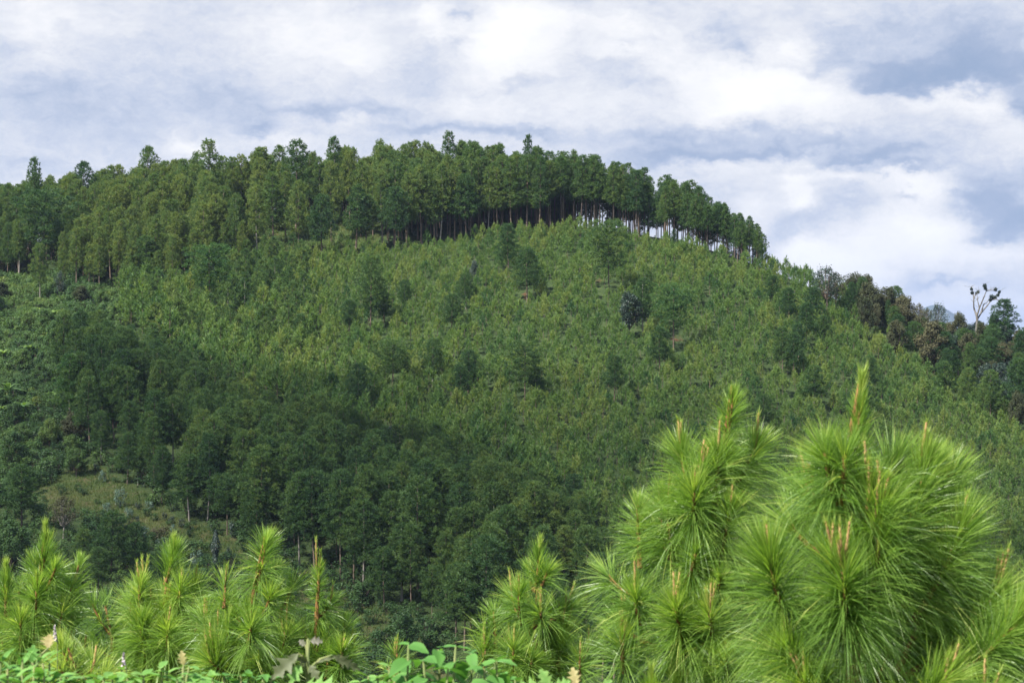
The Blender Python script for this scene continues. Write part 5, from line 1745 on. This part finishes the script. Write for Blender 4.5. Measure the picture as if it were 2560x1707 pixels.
leafy_weed('dark green low weed below the pink candled sapling', 5.4, [(u_, 1694 + 8 * math.sin(u_ / 9.), 0) for u_ in range(560, 700, 20)], .07, 57, .4, pairs=3)


def lobed(L, r, lobes=3, width=.42):
    """pointed-lobed leaf in its own plane: +Y midrib, X across, slight cupping in Z"""
    n = 10 * lobes + 6
    s = np.linspace(0, 1, n)
    ph = s * (lobes + .5)
    saw = 1 - np.abs((ph % 1) * 2 - 1)                        # 0 notch, 1 lobe tip
    env = np.sin(np.pi * s ** .75) ** .7
    wv = L * width * env * (.30 + .70 * saw ** 1.3) * (1 + .10 * r.normal(size=n)) + .0015
    lead = .22 * L * saw ** 1.3 * (1 - s)
    wav = r.uniform(0, 6)
    V = []
    for j in (-1, -.5, 0, .5, 1):
        V.append(np.stack([j * wv, s * L + abs(j) * lead, -.16 * L * s ** 2 + .22 * abs(j) * wv + .018 * L * np.sin(s * 15 + j * 2 + wav) * abs(j)], -1))
    V = np.stack(V, 1).reshape(-1, 3)
    ii = np.arange(n * 5).reshape(n, 5)
    Q = np.stack([ii[:-1, :-1], ii[:-1, 1:], ii[1:, 1:], ii[1:, :-1]], -1).reshape(-1, 4)
    ti = np.zeros((n, 5)) + np.array([.10, .02, -.15, .02, .10]) + .05 * np.sin(s * 22)[:, None]
    return V, Q, ti.ravel()


def lobed_plant(label, D, base_u, base_v, leaves, seed, stem_top):
    """leaves: (u0, v0, u1, v1, depth, width, lobes, tint, material, facing)"""
    r = np.random.default_rng(seed)
    k = D / F
    bx = (base_u - CX) * k
    bz = float(terrain(np.array(bx), np.array(D)))
    root = bpy.data.objects.new('lobed_leaf_weed', None)
    link(root)
    root.location = (bx, D, bz)
    tag(root, label, 'weed', 'lobed leaf weeds along the bottom edge')
    W3 = lambda u, v, dd=0.0: np.array([(u - CX) * k - bx, dd, -(v - CY) * k - bz])
    g = Geo()
    tp = W3(*stem_top)
    g.tube([np.array([0, 0, -.05]), np.array([tp[0] * .4, 0, tp[2] * .6]), tp], [.012, .008, .004], 7)
    out_ = []
    for (u0, v0, u1, v1, dd, wdt, lb, tn, mt_, fc) in leaves:
        p0, p1 = W3(u0, v0, dd * .4), W3(u1, v1, dd)
        a0 = tp * min(1.0, max(.3, p0[2] / tp[2]) * .97)
        g.tube([a0, (a0 + p0) / 2 + np.array([0, 0, .012]), p0], [.0045, .0035, .0025], 5)
        ax = p1 - p0
        L = np.linalg.norm(ax)
        ax = ax / L
        nrm = np.array([0, -1.0, fc])
        nrm = unit(nrm - (nrm @ ax) * ax)
        sd_ = np.cross(ax, nrm)
        V, Q, ti = lobed(L, r, lb, wdt)
        gl = Geo()
        gl.add(V[:, :1] * sd_ + V[:, 1:2] * ax + V[:, 2:] * nrm + p0, quads=Q, tint=ti + tn)
        out_.append((gl, mt_))
    put('stem', g.mesh('stem', M['weedstem'], True), root)
    for gl, mt_ in out_:
        put('leaf', gl.mesh('leaf', M[mt_], True), root)
    return root


PI = math.pi
lobed_plant('tall weed with drooping purplish brown lobed leaves, left of bottom centre', 5.0, 768, 1700,
            [(748, 1630, 684, 1684, -.05, .30, 3, .45, 'purple', .5), (790, 1655, 836, 1640, .0, .10, 2, .4, 'purple', .8), (830, 1638, 902, 1676, .02, .20, 4, .30, 'purple', .4),
             (760, 1712, 846, 1692, -.1, .34, 3, .75, 'weed', .9), (754, 1656, 730, 1700, -.05, .34, 2, .75, 'weed', .3), (776, 1600, 806, 1602, .0, .4, 2, .9, 'purple', .3),
             (764, 1612, 748, 1600, .0, .45, 2, .8, 'purple', .3), (770, 1650, 752, 1640, -.04, .5, 2, .2, 'purple', .2), (776, 1660, 800, 1690, -.04, .34, 2, .4, 'purple', .3)], 61, (770, 1598))
lobed_plant('weed with a buff tip leaf and pale green lobed leaves, bottom right of centre', 4.6, 1370, 1720,
            [(1372, 1722, 1286, 1702, -.05, .34, 3, .8, 'weed', 1.2), (1375, 1720, 1352, 1672, 0, .42, 3, .85, 'weed', .4), (1382, 1722, 1424, 1698, 0, .4, 3, .75, 'weed', .8),
             (1440, 1716, 1432, 1670, .02, .36, 3, .45, 'buff', .2), (1500, 1722, 1528, 1698, 0, .36, 2, .8, 'weed', .5)], 62, (1400, 1722))
lobed_plant('weed with one pale green lobed leaf under the leftmost sapling', 5.6, 85, 1710,
            [(80, 1655, 82, 1612, 0, .55, 3, .55, 'weed', .3), (116, 1622, 112, 1588, .05, .5, 3, .2, 'buff', .2)], 63, (88, 1670))
lobed_plant('weed with one small dry upright leaf between the left saplings', 5.6, 455, 1710,
            [(459, 1662, 453, 1626, 0, .34, 3, .45, 'buff', .2)], 64, (458, 1668))


def flower_spike(label, D, u, v0, v1, seed):
    r = np.random.default_rng(seed)
    k = D / F
    bx = (u - CX) * k
    bz = float(terrain(np.array(bx), np.array(D)))
    root = bpy.data.objects.new('flower_spike', None)
    link(root)
    root.location = (bx, D, bz)
    tag(root, label, 'flower', 'lilac flower spikes')
    zt, z0 = -(v1 - CY) * k - bz, -(v0 - CY) * k - bz
    g = Geo()
    g.tube([(0, 0, -.05), (.01, 0, z0), (0, 0, zt)], [.003, .002, .001], 5)
    put('stem', g.mesh('stem', M['weedstem'], True), root)
    n = 60
    s = r.uniform(0, 1, n) ** 1.3
    a = r.uniform(0, 6.28, n)
    rr = .006 * (1.1 - s)
    c = np.stack([np.cos(a) * rr, np.sin(a) * rr, z0 + (zt - z0) * s], -1)
    V, Q = leaf_cards(c, rand_dirs(n, r), np.full(n, .009), np.full(n, .007), r)
    g = Geo()
    g.add(V, quads=Q)
    put('blossom', g.mesh('blossom', M['flower']), root)


flower_spike('white and lilac flower spike beside the leftmost sapling', 7.0, 137, 1602, 1560, 71)
flower_spike('faint pinkish flower spike in the weeds left of centre', 6.6, 309, 1668, 1630, 72)

# blades of grass among the weeds, and low ground cover on the near bank
r = np.random.default_rng(81)
n = 26000
gx = r.uniform(-4.5, 5.5, n)
gy = r.uniform(4.2, 18, n)
gz = terrain(gx, gy)
d = unit(np.array([0, 0, 1.]) + r.normal(0, .38, (n, 3)))
V, T = blades(np.stack([gx, gy, gz], -1), d, r.uniform(.25, .62, n), r.uniform(.005, .010, n), r)
o = put('grass_cover', make_mesh('grass_cover', V, [T], M['grass'], np.repeat(r.uniform(.2, .8, n), 3)))
tag(o, 'tall grass growing on the near bank between the saplings', 'grass', kind='stuff')
g = Geo()
for q_ in range(2600):
    x, y = r.uniform(-3.0, 3.4), r.uniform(4.5, 8.5)
    z = float(terrain(np.array(x), np.array(y))) + r.uniform(.25, .62) * (1 if y < 6 else .8)
    L = r.uniform(.04, .09)
    V, Q, ti = ovate(L, L * r.uniform(.3, .6), fold=r.uniform(.1, .3), curl=r.uniform(.1, .5), nseg=6)
    g.add(orient(V, np.array([x, y, z]), r.uniform(0, 6.28), r.uniform(-.3, .9), r.uniform(-.5, .5)), quads=Q, tint=ti + r.uniform(.3, .9))
o = put('ground_cover', g.mesh('ground_cover', M['weed'], True))
tag(o, 'mixed low leafy ground cover on the near bank', 'ground cover', kind='stuff')
for _o in scene.objects:
    if 'label' in _o and not 4 <= len(_o['label'].split()) <= 16:
        print('LONG', _o['label'])
print('objects', len(scene.objects), 'tris approx', sum(len(m.polygons) for m in bpy.data.meshes))
